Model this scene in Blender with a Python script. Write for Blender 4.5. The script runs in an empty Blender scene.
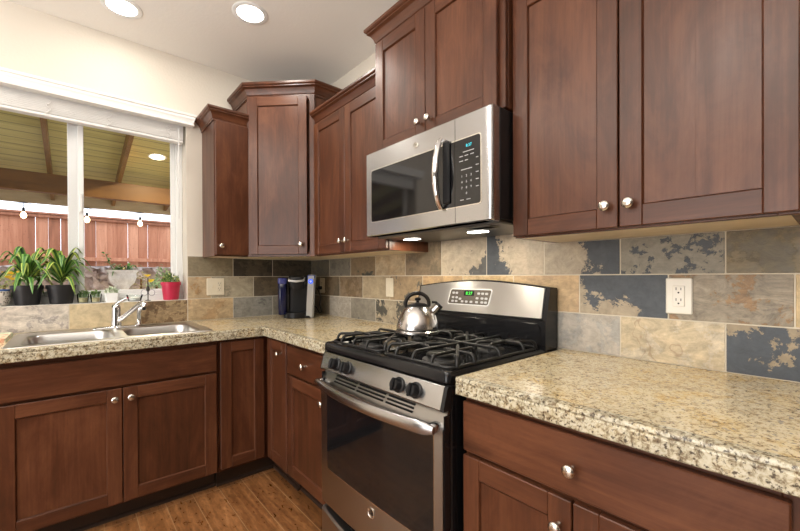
import bpy, bmesh, math, random
from mathutils import Vector, Matrix
PI = math.pi
S = bpy.context.scene
COL = S.collection
RND = random.Random(7)

# ------------------------------------------------------------------ camera
psi, roll, pit = 0.7105077, -0.0043265, -0.0046248
hx = Vector((math.sin(psi), math.cos(psi), 0)); rt = Vector((math.cos(psi), -math.sin(psi), 0)); zz = Vector((0, 0, 1))
fw = hx * math.cos(pit) + zz * math.sin(pit); up = -hx * math.sin(pit) + zz * math.cos(pit)
rx = rt * math.cos(roll) + up * math.sin(roll); uy = -rt * math.sin(roll) + up * math.cos(roll)
cd = bpy.data.cameras.new('camera'); cam = bpy.data.objects.new('camera', cd); COL.objects.link(cam)
cd.sensor_fit = 'HORIZONTAL'; cd.sensor_width = 36; cd.lens = 381.0862 * 36 / 800
cd.shift_x = -(399.6858 - 400) / 800; cd.shift_y = (278.0768 - 265.5) / 800
cd.clip_start = .05; cd.clip_end = 100
M3 = Matrix((rx, uy, -fw)).transposed().to_4x4()
cam.matrix_world = Matrix.Translation((-1.5061932, -2.8684466, 1.20965)) @ M3
S.camera = cam

# ------------------------------------------------------------------ world, sun, large unseen fill lights, exposure
S.view_settings.view_transform = 'Standard'; S.view_settings.look = 'None'
S.view_settings.gamma = 1; S.view_settings.use_curve_mapping = False
S.view_settings.exposure = 0.06
W = bpy.data.worlds.new('sky'); S.world = W; W.use_nodes = True
wn = W.node_tree; bg = wn.nodes['Background']
tc = wn.nodes.new('ShaderNodeTexCoord'); sx = wn.nodes.new('ShaderNodeSeparateXYZ'); cr = wn.nodes.new('ShaderNodeValToRGB')
wn.links.new(tc.outputs['Generated'], sx.inputs[0]); wn.links.new(sx.outputs['Z'], cr.inputs[0]); wn.links.new(cr.outputs[0], bg.inputs[0])
cr.color_ramp.elements[0].position = .0; cr.color_ramp.elements[0].color = (.85, .9, 1, 1)
cr.color_ramp.elements[1].position = .8; cr.color_ramp.elements[1].color = (.62, .78, 1, 1)
bg.inputs[1].default_value = 3.0
def area(name, loc, rot, sx_, sy_, power, col):
    l = bpy.data.lights.new(name, 'AREA'); l.shape = 'RECTANGLE'; l.size = sx_; l.size_y = sy_; l.energy = power; l.color = col
    o = bpy.data.objects.new(name, l); o.location = loc; o.rotation_euler = rot; COL.objects.link(o); return o
sun = bpy.data.lights.new('sun', 'SUN'); sun.energy = 1.5; sun.angle = .3; sun.color = (1, .95, .88)
so = bpy.data.objects.new('sun', sun); so.rotation_euler = (math.radians(28), math.radians(-12), 0); COL.objects.link(so)
area('overhead_fill', (-3.5, -2.3, 2.6), (0, 0, 0), 1.8, 2.6, 16, (1, .96, .92))  # added soft fill from above, no fitting of the room
area('left_side_fill', (-4.5, -2.3, 1.2), (0, math.radians(-90), 0), 1.9, 2.4, 72, (1, .98, .95))  # added panel lighting the range wall from the left; no door here
area('ceiling_uplight_fill', (-2.85, -2.5, 1.75), (PI, 0, 0), 2.0, 2.2, 128, (1, .97, .93))  # added upward-facing panel that brightens the ceiling
CAN_POWER = 7.0

# ------------------------------------------------------------------ mesh builder
class MB:
    def __init__(s):
        s.v = []; s.f = []; s.m = []; s.sd = []; s.T = Matrix.Identity(4); s.seed = 0.0; s.attrs = {}; s.cur = {}
    def add(s, vs, fs, mat=0):
        b = len(s.v)
        for p in vs: s.v.append(tuple(s.T @ Vector(p)))
        for f in fs:
            s.f.append(tuple(b + i for i in f)); s.m.append(mat); s.sd.append(s.seed)
            for k, val in s.cur.items(): s.attrs.setdefault(k, []).append(val)
        return s
    def box(s, x0, y0, z0, x1, y1, z1, bev=0, mat=0):
        x0, x1 = min(x0, x1), max(x0, x1); y0, y1 = min(y0, y1), max(y0, y1); z0, z1 = min(z0, z1), max(z0, z1)
        b = min(bev, .49 * min(x1 - x0, y1 - y0, z1 - z0))
        if b <= 0:
            vs = [(x, y, z) for x in (x0, x1) for y in (y0, y1) for z in (z0, z1)]
            return s.add(vs, [(0, 1, 3, 2), (4, 6, 7, 5), (0, 4, 5, 1), (2, 3, 7, 6), (0, 2, 6, 4), (1, 5, 7, 3)], mat)
        vs = []; idx = {}
        c = [(x0, x1), (y0, y1), (z0, z1)]
        for i in (0, 1):
            for j in (0, 1):
                for k in (0, 1):
                    for a in range(3):
                        p = [c[0][i] + (b if i == 0 else -b), c[1][j] + (b if j == 0 else -b), c[2][k] + (b if k == 0 else -b)]
                        p[a] = c[a][(i, j, k)[a]]
                        idx[(i, j, k, a)] = len(vs); vs.append(tuple(p))
        F = []
        for a in range(3):
            o = [q for q in range(3) if q != a]
            for s0 in (0, 1):
                def key(u, w):
                    t = [0, 0, 0]; t[a] = s0; t[o[0]] = u; t[o[1]] = w; return idx[(t[0], t[1], t[2], a)]
                F.append((key(0, 0), key(1, 0), key(1, 1), key(0, 1)))
        for a in range(3):
            o = [q for q in range(3) if q != a]
            for u in (0, 1):
                for w in (0, 1):
                    def k2(e, ax):
                        t = [0, 0, 0]; t[a] = e; t[o[0]] = u; t[o[1]] = w; return idx[(t[0], t[1], t[2], ax)]
                    F.append((k2(0, o[0]), k2(1, o[0]), k2(1, o[1]), k2(0, o[1])))
        for i in (0, 1):
            for j in (0, 1):
                for k in (0, 1): F.append(tuple(idx[(i, j, k, a)] for a in range(3)))
        return s.add(vs, F, mat)
    def loft(s, loops, mat=0, cap0=True, cap1=True, closed=True):
        n = len(loops[0]); vs = [p for l in loops for p in l]; F = []
        for i in range(len(loops) - 1):
            for j in range(n if closed else n - 1):
                k = (j + 1) % n
                F.append((i * n + j, i * n + k, (i + 1) * n + k, (i + 1) * n + j))
        if cap0: F.append(tuple(range(n - 1, -1, -1)))
        if cap1: F.append(tuple((len(loops) - 1) * n + j for j in range(n)))
        return s.add(vs, F, mat)
    def lathe(s, prof, c=(0, 0, 0), axis='z', seg=24, mat=0, caps=True, a0=0, a1=2 * PI):
        loops = []
        for r, h in prof:
            L = []
            for i in range(seg):
                a = a0 + (a1 - a0) * i / seg; u, w = r * math.cos(a), r * math.sin(a)
                if axis == 'z': L.append((c[0] + u, c[1] + w, c[2] + h))
                elif axis == 'y': L.append((c[0] + u, c[1] + h, c[2] + w))
                else: L.append((c[0] + h, c[1] + u, c[2] + w))
            loops.append(L)
        return s.loft(loops, mat, caps, caps)
    def tube(s, pts, r, seg=10, mat=0, flat=1.0, upv=(0, 0, 1)):
        pts = [Vector(p) for p in pts]; n = len(pts); loops = []
        rs = r if isinstance(r, (list, tuple)) else [r] * n
        prev = None
        for i in range(n):
            t = (pts[min(i + 1, n - 1)] - pts[max(i - 1, 0)]).normalized()
            if prev is None:
                u = Vector(upv); u = u - t * u.dot(t)
                if u.length < 1e-3: u = Vector((1, 0, 0)) - t * t.x
                u.normalize()
            else:
                u = prev - t * prev.dot(t); u.normalize()
            prev = u; w = t.cross(u)
            loops.append([tuple(pts[i] + (u * math.cos(2 * PI * k / seg) + w * math.sin(2 * PI * k / seg) * flat) * rs[i]) for k in range(seg)])
        return s.loft(loops, mat)
    def prism(s, poly, h0, h1, plane='xy', mat=0):
        def P(a, b, h): return {'xy': (a, b, h), 'xz': (a, h, b), 'yz': (h, a, b)}[plane]
        return s.loft([[P(a, b, h0) for a, b in poly], [P(a, b, h1) for a, b in poly]], mat)
    def sweep(s, prof, path, mat=0, closed=False):
        """prof: (out, z) closed polygon; path: plan polyline, out is to its right-hand side."""
        P = [Vector((a, b)) for a, b in path]; n = len(P); loops = []
        for i in range(n):
            d0 = (P[i] - P[i - 1]).normalized() if (i > 0 or closed) else None
            d1 = (P[(i + 1) % n] - P[i]).normalized() if (i < n - 1 or closed) else None
            n0 = Vector((d0.y, -d0.x)) if d0 else None; n1 = Vector((d1.y, -d1.x)) if d1 else None
            if n0 is None: m = n1
            elif n1 is None: m = n0
            else:
                m = n0 + n1; m = m / m.length; m = m / max(.2, m.dot(n0))
            loops.append([(P[i].x + m.x * o, P[i].y + m.y * o, z) for o, z in prof])
        if closed:
            loops.append(loops[0]); return s.loft(loops, mat, False, False)
        return s.loft(loops, mat)
    def text(s, body, size, M, depth=.0006, mat=0):
        cu = bpy.data.curves.new('t', 'FONT'); cu.body = body; cu.size = size; cu.extrude = depth; cu.align_x = 'CENTER'; cu.align_y = 'CENTER'; cu.resolution_u = 2
        o = bpy.data.objects.new('t', cu); COL.objects.link(o)
        dg = bpy.context.evaluated_depsgraph_get(); dg.update(); me = bpy.data.meshes.new_from_object(o.evaluated_get(dg))
        T = s.T; s.T = T @ M
        s.add([tuple(v.co) for v in me.vertices], [tuple(p.vertices) for p in me.polygons], mat); s.T = T
        bpy.data.objects.remove(o); bpy.data.curves.remove(cu); bpy.data.meshes.remove(me); return s
    def build(s, name, mats, parent=None, smooth=True, angle=32, loc=None, recalc=True):
        me = bpy.data.meshes.new(name); me.from_pydata(s.v, [], s.f)
        if not isinstance(mats, (list, tuple)): mats = [mats]
        for m in mats: me.materials.append(m)
        me.polygons.foreach_set('material_index', s.m)
        a = me.attributes.new('seed', 'FLOAT', 'FACE'); a.data.foreach_set('value', s.sd)
        for k, vals in s.attrs.items():
            if isinstance(vals[0], tuple):
                a = me.attributes.new(k, 'FLOAT_COLOR', 'FACE'); a.data.foreach_set('color', [c for t in vals for c in (t if len(t) == 4 else (*t, 1))])
            else:
                a = me.attributes.new(k, 'FLOAT', 'FACE'); a.data.foreach_set('value', vals)
        if recalc:
            bm = bmesh.new(); bm.from_mesh(me); bmesh.ops.recalc_face_normals(bm, faces=bm.faces); bm.to_mesh(me); bm.free()
        if smooth:
            me.polygons.foreach_set('use_smooth', [True] * len(me.polygons)); me.set_sharp_from_angle(angle=math.radians(angle))
        me.update()
        o = bpy.data.objects.new(name, me); COL.objects.link(o)
        if parent is not None: o.parent = parent
        if loc is not None: o.location = loc
        return o

def tag(o, label=None, cat=None, group=None, kind=None):
    if label: o['label'] = label
    if cat: o['category'] = cat
    if group: o['group'] = group
    if kind: o['kind'] = kind
    return o
def thing(name, label, cat, loc=(0, 0, 0), rz=0, group=None):
    o = bpy.data.objects.new(name, None); COL.objects.link(o); o.location = loc; o.rotation_euler = (0, 0, rz); o.empty_display_size = .05
    return tag(o, label, cat, group)
def copy_tree(o, parent=None):
    c = o.copy(); COL.objects.link(c); c.parent = parent
    for ch in [k for k in COL.objects if k.parent == o]: copy_tree(ch, c)
    return c
def rrect(w, h, r, n=5, cx=0, cy=0):
    out = []
    for (sx_, sy_, a) in ((1, 1, 0), (-1, 1, 90), (-1, -1, 180), (1, -1, 270)):
        for i in range(n + 1):
            t = math.radians(a + 90 * i / n)
            out.append((cx + sx_ * (w / 2 - r) + r * math.cos(t), cy + sy_ * (h / 2 - r) + r * math.sin(t)))
    return out

# ------------------------------------------------------------------ materials
class N:
    def __init__(s, name):
        s.m = bpy.data.materials.new(name); s.m.use_nodes = True; s.t = s.m.node_tree; s.b = s.t.nodes['Principled BSDF']; s.out = s.t.nodes['Material Output']
    def n(s, typ, **kw):
        x = s.t.nodes.new('ShaderNode' + typ)
        for k, v in kw.items():
            if k in x.inputs.keys() if hasattr(x.inputs, 'keys') else False: s.put(x.inputs[k], v)
            else: setattr(x, k, v)
        return x
    def put(s, sock, v):
        if isinstance(v, bpy.types.NodeSocket): s.t.links.new(v, sock)
        else: sock.default_value = v
    def P(s, **kw):
        for k, v in kw.items():
            k = {'color': 'Base Color', 'rough': 'Roughness', 'metal': 'Metallic', 'spec': 'Specular IOR Level', 'normal': 'Normal', 'coat': 'Coat Weight', 'coatr': 'Coat Roughness',
                 'emit': 'Emission Color', 'emits': 'Emission Strength', 'alpha': 'Alpha', 'trans': 'Transmission Weight', 'ior': 'IOR', 'aniso': 'Anisotropic', 'sss': 'Subsurface Weight'}.get(k, k)
            s.put(s.b.inputs[k], v if not (isinstance(v, tuple) and len(v) == 3) else (*v, 1))
        return s.m
    def coord(s, kind='Object', scale=(1, 1, 1), loc=None, rot=(0, 0, 0)):
        c = s.n('TexCoord'); mp = s.n('Mapping'); s.t.links.new(c.outputs[kind], mp.inputs['Vector'])
        mp.inputs['Scale'].default_value = scale; mp.inputs['Rotation'].default_value = rot
        if loc is not None: s.put(mp.inputs['Location'], loc)
        return mp.outputs[0]
    def noise(s, vec, scale, detail=4, rough=.5, dist=0):
        x = s.n('TexNoise'); s.t.links.new(vec, x.inputs['Vector']); x.inputs['Scale'].default_value = scale; x.inputs['Detail'].default_value = detail
        x.inputs['Roughness'].default_value = rough; x.inputs['Distortion'].default_value = dist; return x.outputs['Fac']
    def ramp(s, fac, stops, interp='LINEAR'):
        x = s.n('ValToRGB'); s.t.links.new(fac, x.inputs[0]); e = x.color_ramp.elements; x.color_ramp.interpolation = interp
        while len(e) < len(stops): e.new(.5)
        for el, (p, c) in zip(e, stops): el.position = p; el.color = (*c, 1) if isinstance(c, tuple) else (c, c, c, 1)
        return x.outputs[0]
    def mix(s, f, a, b, mode='MIX'):
        x = s.n('MixRGB', blend_type=mode); s.put(x.inputs[0], f)
        for i, q in ((1, a), (2, b)): s.put(x.inputs[i], (*q, 1) if isinstance(q, tuple) and len(q) == 3 else q)
        return x.outputs[0]
    def math(s, op, a, b=0.0):
        x = s.n('Math', operation=op); s.put(x.inputs[0], a); s.put(x.inputs[1], b); return x.outputs[0]
    def attr(s, name, out='Fac'):
        x = s.n('Attribute', attribute_name=name); return x.outputs[out]
    def bump(s, h, st=.2, dist=.01):
        x = s.n('Bump'); s.put(x.inputs['Height'], h); x.inputs['Strength'].default_value = st; x.inputs['Distance'].default_value = dist; return x.outputs[0]
    def seedvec(s):
        sd = s.attr('seed'); c = s.n('CombineXYZ'); s.put(c.inputs[0], s.math('MULTIPLY', sd, 7.3)); s.put(c.inputs[1], s.math('MULTIPLY', sd, 3.1)); s.put(c.inputs[2], s.math('MULTIPLY', sd, 5.7)); return c.outputs[0], sd

def simple(name, color, rough=.5, metal=0, **kw):
    k = N(name); return k.P(color=color, rough=rough, metal=metal, **kw)

def wood(name, axis, dark=(.024, .0092, .0040), mid=(.080, .0262, .0114), lite=(.180, .069, .0325), rough=.34, knots=True):
    k = N(name); off, sd = k.seedvec()
    sc = {'z': (9, 9, .9), 'x': (.9, 9, 9), 'y': (9, .9, 9)}[axis]; fs = {'z': (120, 120, 4), 'x': (4, 120, 120), 'y': (120, 4, 120)}[axis]
    v = k.coord('Object', sc, off); vf = k.coord('Object', fs, off); vk = k.coord('Object', tuple(q * .33 + .4 for q in sc), off)
    a = k.noise(v, 1.0, 7, .62, 1.6); b = k.noise(vf, 1.0, 3, .6); big = k.noise(k.coord('Object', tuple(2.0 + q * .55 for q in sc), off), 1, 6, .68, .8)
    g = k.math('ADD', k.math('MULTIPLY', a, .34), k.math('MULTIPLY', b, .17)); g = k.math('ADD', g, k.math('MULTIPLY', big, .50))
    tone = k.math('SUBTRACT', k.math('FRACT', k.math('MULTIPLY', sd, 3.37)), .5); g = k.math('ADD', g, k.math('MULTIPLY', tone, .09))
    c = k.ramp(g, [(.28, dark), (.49, mid), (.74, lite)])
    if knots:
        vo = k.n('TexVoronoi'); k.t.links.new(vk, vo.inputs['Vector']); vo.inputs['Scale'].default_value = 1.05
        kn = k.ramp(vo.outputs['Distance'], [(0, .0), (.05, .2), (.15, 1.0)])
        c = k.mix(k.math('MULTIPLY', k.math('SUBTRACT', 1.0, kn), .75), c, (.012, .005, .003))
    bp = k.bump(b, .05, .002)
    return k.P(color=c, rough=k.ramp(a, [(.3, rough + .06), (.7, rough - .04)]), spec=.35, normal=bp, coat=.10, coatr=.25)
WV = wood('cabinet_wood_upright', 'z'); WH = wood('cabinet_wood_lengthwise', 'x')
WOOD = [WV, WH]
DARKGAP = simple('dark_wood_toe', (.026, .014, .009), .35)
MAPLE = wood('pale_maple', 'x', (.56, .44, .29), (.68, .57, .40), (.76, .66, .48), .45, False)

def paint(name, col, bs=.12, sc=90):
    k = N(name); v = k.coord('Object'); h = k.noise(v, sc, 3, .55); return k.P(color=col, rough=.75, spec=.25, normal=k.bump(h, bs, .004))
WALLP = paint('cream_wall_paint', (.67, .615, .53), .35, 70); CEILP = paint('ceiling_paint', (.80, .775, .73), .2, 60); WHITE = simple('white_vinyl', (.78, .79, .78), .35)
WHITEP = simple('white_painted_wood', (.80, .79, .76), .4)

k = N('floor_planks'); v = k.coord('Object', (1, 1, 1), rot=(0, 0, PI / 2))
br = k.n('TexBrick', offset=.37, offset_frequency=1, squash=1.0); k.t.links.new(v, br.inputs['Vector'])
for nm, val in (('Scale', 1.0), ('Mortar Size', .0016), ('Mortar Smooth', .2), ('Bias', 0.0), ('Brick Width', .95), ('Row Height', .127)): br.inputs[nm].default_value = val
br.inputs['Color1'].default_value = (0, 0, 0, 1); br.inputs['Color2'].default_value = (1, 1, 1, 1); br.inputs['Mortar'].default_value = (.5, .5, .5, 1)
st = k.noise(k.coord('Object', (26, 1.6, 1)), 1, 6, .65, 1.2); fine = k.noise(k.coord('Object', (60, 22, 20)), 1, 4, .6, .6)
g = k.math('ADD', k.math('MULTIPLY', st, .5), k.math('MULTIPLY', fine, .4)); g = k.math('ADD', g, k.math('MULTIPLY', k.math('SUBTRACT', br.outputs['Color'], .5), .13))
c = k.ramp(g, [(.26, (.06, .022, .008)), (.47, (.22, .090, .030)), (.66, (.42, .195, .075))])
c = k.mix(br.outputs['Fac'], c, (.36, .22, .11))
FLOORM = k.P(color=c, rough=k.ramp(fine, [(.3, .25), (.7, .42)]), normal=k.bump(fine, .12, .004), coat=.2, coatr=.2)

k = N('granite'); v = k.coord('Object')
n1 = k.noise(v, 7, 6, .62, .8); n2 = k.noise(v, 75, 5, .7, .6); n3 = k.noise(v, 190, 3, .6)
vo = k.n('TexVoronoi'); k.t.links.new(v, vo.inputs['Vector']); vo.inputs['Scale'].default_value = 150
c = k.ramp(n1, [(.32, (.52, .42, .25)), (.5, (.66, .56, .36)), (.66, (.62, .44, .17))])
c = k.mix(k.ramp(n2, [(.46, 0.0), (.62, .75)]), c, (.72, .64, .46))
c = k.mix(k.ramp(n2, [(.34, .85), (.47, 0.0)]), c, (.24, .15, .07))
sp = k.ramp(k.math('ADD', k.math('MULTIPLY', n3, .75), k.math('MULTIPLY', n2, .25)), [(.38, .85), (.46, 0.0)])
c = k.mix(sp, c, (.075, .048, .028))
c = k.mix(k.ramp(vo.outputs['Color'], [(.86, 0.0), (.9, .8)]), c, (.30, .27, .24))
GRAN = k.P(color=c, rough=k.ramp(n3, [(.3, .12), (.8, .2)]), spec=.5)
k = N('granite_edge_shaded'); v = k.coord('Object')  # edge copy: coarser flecks, plus the front face's shade put into the colour
n1 = k.noise(v, 14, 5, .6, .6); n2 = k.noise(v, 80, 5, .7, .5); n3 = k.noise(v, 130, 3, .6)
c = k.ramp(n1, [(.32, (.36, .32, .22)), (.5, (.50, .45, .31)), (.66, (.47, .37, .20))])
c = k.mix(k.ramp(n2, [(.47, 0.0), (.62, .7)]), c, (.62, .59, .48))
c = k.mix(k.ramp(n2, [(.37, .9), (.51, 0.0)]), c, (.13, .085, .045))
c = k.mix(k.ramp(n3, [(.36, .9), (.45, 0.0)]), c, (.05, .036, .025))
GRANE_SHADED = k.P(color=c, rough=.22, spec=.5)

k = N('slate_tile'); off, sd = k.seedvec()
v = k.coord('Object', (1, 1, 1), off); ca = k.attr('tint', 'Color'); cb = k.attr('patch', 'Color'); am = k.attr('amount'); stv = k.attr('streak')
nn = k.n('TexNoise'); k.t.links.new(v, nn.inputs['Vector']); k.put(nn.inputs['Scale'], k.math('MULTIPLY', k.attr('grain'), 8.5)); nn.inputs['Detail'].default_value = 12; nn.inputs['Roughness'].default_value = .72; nn.inputs['Distortion'].default_value = .25; pn = nn.outputs['Fac']; thr = k.math('SUBTRACT', k.math('ADD', pn, am), 1.0)
bs_ = k.n('SeparateXYZ'); k.t.links.new(k.attr('bias', 'Vector'), bs_.inputs[0]); ps_ = k.n('SeparateXYZ'); k.t.links.new(k.coord('Object'), ps_.inputs[0])
al_ = k.math('ADD', ps_.outputs[0], ps_.outputs[1])
thr = k.math('ADD', thr, k.math('ADD', k.math('ADD', k.math('MULTIPLY', bs_.outputs[0], al_), k.math('MULTIPLY', bs_.outputs[1], ps_.outputs[2])), bs_.outputs[2]))
msk = k.ramp(thr, [(.0, 0.0), (.018, 1.0)])
vs_ = k.coord('Object', (9, 9, 20), off, (.6, .7, .3)); sn = k.noise(vs_, 1.0, 9, .72, 2.2)
cl = k.noise(v, 22, 6, .7, .5); va = k.math('ADD', k.math('MULTIPLY', k.math('SUBTRACT', cl, .5), 1.25), k.math('MULTIPLY', k.math('MULTIPLY', k.math('SUBTRACT', sn, .5), 1.7), stv))
va = k.math('ADD', va, 1.0)
c = k.mix(msk, ca, cb); cc = k.n('CombineColor'); [k.put(cc.inputs[i], va) for i in range(3)]
c = k.mix(1.0, c, cc.outputs[0], 'MULTIPLY')
vein = k.ramp(k.math('ABSOLUTE', k.math('SUBTRACT', k.noise(v, 2.6, 4, .5, .7), .5)), [(.0, .4), (.004, 0.0)])
c = k.mix(k.math('MULTIPLY', vein, k.attr('vein')), c, (.22, .09, .05))
TILE = k.P(color=c, rough=k.ramp(cl, [(.3, .38), (.8, .6)]), spec=.45, normal=k.bump(k.math('ADD', cl, k.math('MULTIPLY', msk, -.25)), .3, .006))
GROUT = simple('grout', (.60, .54, .44), .85)

def tang(k):
    x = k.n('VectorTransform', vector_type='VECTOR', convert_from='OBJECT', convert_to='WORLD'); x.inputs[0].default_value = (0, 0, 1); return x.outputs[0]
def steel(name, col=(.60, .585, .565), rough=.27, axis='x'):
    k = N(name); sc = {'x': (2, 300, 300), 'z': (300, 300, 2), 'y': (300, 2, 300)}[axis]
    a = k.noise(k.coord('Object', sc), 1, 2, .5); return k.P(color=k.mix(a, tuple(q * .985 for q in col), tuple(min(1, q * 1.01) for q in col)), metal=1, rough=rough + .06, aniso=.8, Tangent=tang(k))
STEEL = steel('brushed_steel', (.47, .47, .475), .20); STEELD = steel('brushed_steel_warm', (.38, .37, .36), .22); SINKM = simple('sink_steel', (.55, .545, .53), .3, 1)
CHROME = simple('chrome', (.8, .8, .8), .07, 1); NICKEL = simple('brushed_nickel', (.74, .70, .63), .24, 1)
BLACKG = simple('black_glass', (.006, .006, .007), .06, spec=.6); BLACKE = simple('black_enamel', (.009, .009, .010), .16, spec=.35); BLACKP = simple('black_plastic', (.010, .010, .011), .36, spec=.3)
IRON = simple('cast_iron', (.012, .0115, .011), .34, spec=.4); BURN = simple('burner_cap', (.06, .058, .056), .5, .2); GREYP = simple('grey_print', (.42, .42, .42), .5)
IVORY = simple('ivory_plastic', (.70, .63, .49), .35); SLOT = simple('slot_dark', (.03, .025, .02), .6)
def glow(name, col, s): return simple(name, (0, 0, 0), .5, emit=col, emits=s)
TEAL = glow('teal_digits', (.05, .75, .85), 1.3); GREEN = glow('green_digits', (.08, .95, .08), 1.6); BLUE = glow('blue_button', (.04, .14, .95), 1.6)
LAMP = glow('lamp_lens', (1, .95, .86), 14); WLAMP = glow('warm_lamp_lens', (1, .80, .42), 9); BULB = glow('filament_bulb', (1, .74, .36), 9)

def glassmat(name, tint=(1, 1, 1), ior=1.45, rough=.0):
    k = N(name); k.t.nodes.remove(k.b); tr = k.n('BsdfTransparent'); gl = k.n('BsdfGlossy'); fr = k.n('Fresnel'); mx = k.n('MixShader')
    tr.inputs[0].default_value = (*tint, 1); gl.inputs['Roughness'].default_value = rough; fr.inputs[0].default_value = ior
    k.t.links.new(fr.outputs[0], mx.inputs[0]); k.t.links.new(tr.outputs[0], mx.inputs[1]); k.t.links.new(gl.outputs[0], mx.inputs[2]); k.t.links.new(mx.outputs[0], k.out.inputs[0]); return k.m
PANE = glassmat('window_glass', ior=1.14); CLEAR = glassmat('clear_glass', (.96, .98, .97), ior=1.2); OVENG = None

# ------------------------------------------------------------------ setting
CEIL, FLOOR = 2.669, .025
XL, YF = -4.6, -5.4                       # far walls of the room
WX0, WX1, WZ0, WZ1 = -2.05, -.92, 1.060, 2.235   # window opening in the wall over the sink
def struct(name, mb, mats, parent=None, **kw):
    o = mb.build(name, mats, parent, **kw)
    if parent is None: o['kind'] = 'structure'
    return o
struct('floor', MB().box(XL - .15, YF - .15, -.12, .0, .0, FLOOR), FLOORM)
struct('ceiling', MB().box(XL - .15, YF - .15, CEIL, .0, 0, CEIL + .12), CEILP)
struct('wall_right', MB().box(0, YF - .15, -.12, .15, .16, CEIL + .12), WALLP)
m = MB(); T = .16
for a in ((XL - .15, WX0, -.12, CEIL + .12), (WX1, 0, -.12, CEIL + .12), (WX0, WX1, -.12, WZ0 - .02), (WX0, WX1, WZ1, CEIL + .12)):
    m.box(a[0], 0, a[2], a[1], T, a[3])
struct('wall_back', m, WALLP)
DIMWALL = paint('dimmed_unseen_wall', (.11, .102, .095))  # unseen walls darkened to cut stray light and deepen steel reflections
struct('wall_left', MB().box(XL - .15, YF - .15, -.12, XL, 0, CEIL + .12), DIMWALL)
struct('wall_front', MB().box(XL, YF - .15, -.12, 0, YF, CEIL + .12), DIMWALL)
SILLM = simple('white_sill', (.74, .73, .70), .3)
struct('trim_1', MB().box(WX0, .0, WZ0 - .02, WX1, .118, WZ0, .002), SILLM)
# window
win = thing('window_1', 'white vinyl sliding window over the sink', 'window', (0, .118, 0)); win['kind'] = 'structure'
m = MB(); fwid = .042
m.box(WX0, 0, WZ0 - .02, WX1, .04, WZ0 + .045, .004); m.box(WX0, 0, WZ1 - .045, WX1, .04, WZ1, .004)
m.box(WX0, 0, WZ0 + .0452, WX0 + fwid, .04, WZ1 - .0452, .003); m.box(WX1 - fwid, 0, WZ0 + .0452, WX1, .04, WZ1 - .0452, .003)
m.build('window_frame', WHITE, win)
for (a, b, y0, y1, nm) in ((-1.522, WX1 - fwid, .012, .034, 'fixed_sash'), (WX0 + fwid, -1.448, -.012, .010, 'sliding_sash')):
    m = MB(); w = .028; z0, z1 = WZ0 + .045, WZ1 - .045
    wl = .05 if nm == 'fixed_sash' else w
    m.box(a, y0, z0, a + wl, y1, z1, .003); m.box(b - w, y0, z0, b, y1, z1, .003); m.box(a + wl, y0, z0, b - w, y1, z0 + w, .003); m.box(a + wl, y0, z1 - w, b - w, y1, z1, .003)
    s_ = m.build(nm, WHITE, win)
    MB().box(a + wl, (y0 + y1) / 2 - .002, z0 + w, b - w, (y0 + y1) / 2 + .002, z1 - w).build('glass_pane', PANE, s_, smooth=False)
    if nm == 'sliding_sash': MB().box(b - .022, y0 - .014, 1.60, b - .006, y0, 1.71, .004).build('latch', WHITE, s_)

# ------------------------------------------------------------------ cabinets
KN = [(.0, 0), (.0075, 0), (.0065, -.004), (.005, -.010), (.0065, -.015), (.0125, -.0185), (.0155, -.022), (.0155, -.025), (.013, -.0285), (.007, -.0305), (.0, -.031)]
def knob(parent, x, y, z):
    m = MB(); m.lathe([(max(r, .0002), h) for r, h in KN], (0, 0, 0), 'y', 20); return m.build('knob', NICKEL, parent, loc=(x, y, z), angle=60)
def rs(): return RND.random() * 10
DOORT = .020
def door(parent, x0, z0, x1, z1, yf, kn=None, name='door', slab=False, hor=False):
    """a framed door (or slab) whose back lies on y = yf, front at yf - DOORT; local x runs along the cabinet"""
    m = MB(); y0, y1 = yf - DOORT, yf - .0015; w = .058; b = .0022
    if slab:
        m.seed = rs(); m.box(x0, y0, z0, x1, y1, z1, .003, 1 if hor else 0)
    else:
        for a, c in ((x0, x0 + w), (x1 - w, x1)):
            m.seed = rs(); m.box(a, y0, z0, c, y1, z1, b, 0)
        for a, c in ((z0, z0 + w), (z1 - w, z1)):
            m.seed = rs(); m.box(x0 + w - .0004, y0 + .0003, a, x1 - w + .0004, y1, c, b, 1)
        # chamfered inner lip
        m.seed = rs(); q = .0030; yi = y0 + .0085
        X0, X1, Z0, Z1 = x0 + w, x1 - w, z0 + w, z1 - w
        for (p, r) in (((X0, Z0), (X1, Z0)), ((X1, Z0), (X1, Z1)), ((X1, Z1), (X0, Z1)), ((X0, Z1), (X0, Z0))):
            cx_, cz_ = (X0 + X1) / 2, (Z0 + Z1) / 2
            sgn = lambda t, c0: 1 if t < c0 else -1
            i0 = (p[0] + q * sgn(p[0], cx_), p[1] + q * sgn(p[1], cz_)); i1 = (r[0] + q * sgn(r[0], cx_), r[1] + q * sgn(r[1], cz_))
            m.add([(p[0], y0 + .0012, p[1]), (r[0], y0 + .0012, r[1]), (i1[0], yi, i1[1]), (i0[0], yi, i0[1])], [(0, 1, 2, 3)], 0 if abs(p[0] - r[0]) < 1e-6 else 1)
        # panel as two or three glued boards
        nb = 2 if X1 - X0 > .2 else 1; xs = [X0 + (X1 - X0) * i / nb for i in range(nb + 1)]
        for i in range(1, nb): xs[i] += RND.uniform(-.02, .02)
        base = rs()
        for i in range(nb):
            m.seed = base + i * .006; m.box(xs[i] - .0002, yi - .0005, Z0, xs[i + 1] + .0002, y1, Z1, 0, 0)
    o = m.build(name, WOOD, parent, angle=30)
    if kn: knob(o, kn[0], yf - DOORT, kn[1])
    return o
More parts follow.
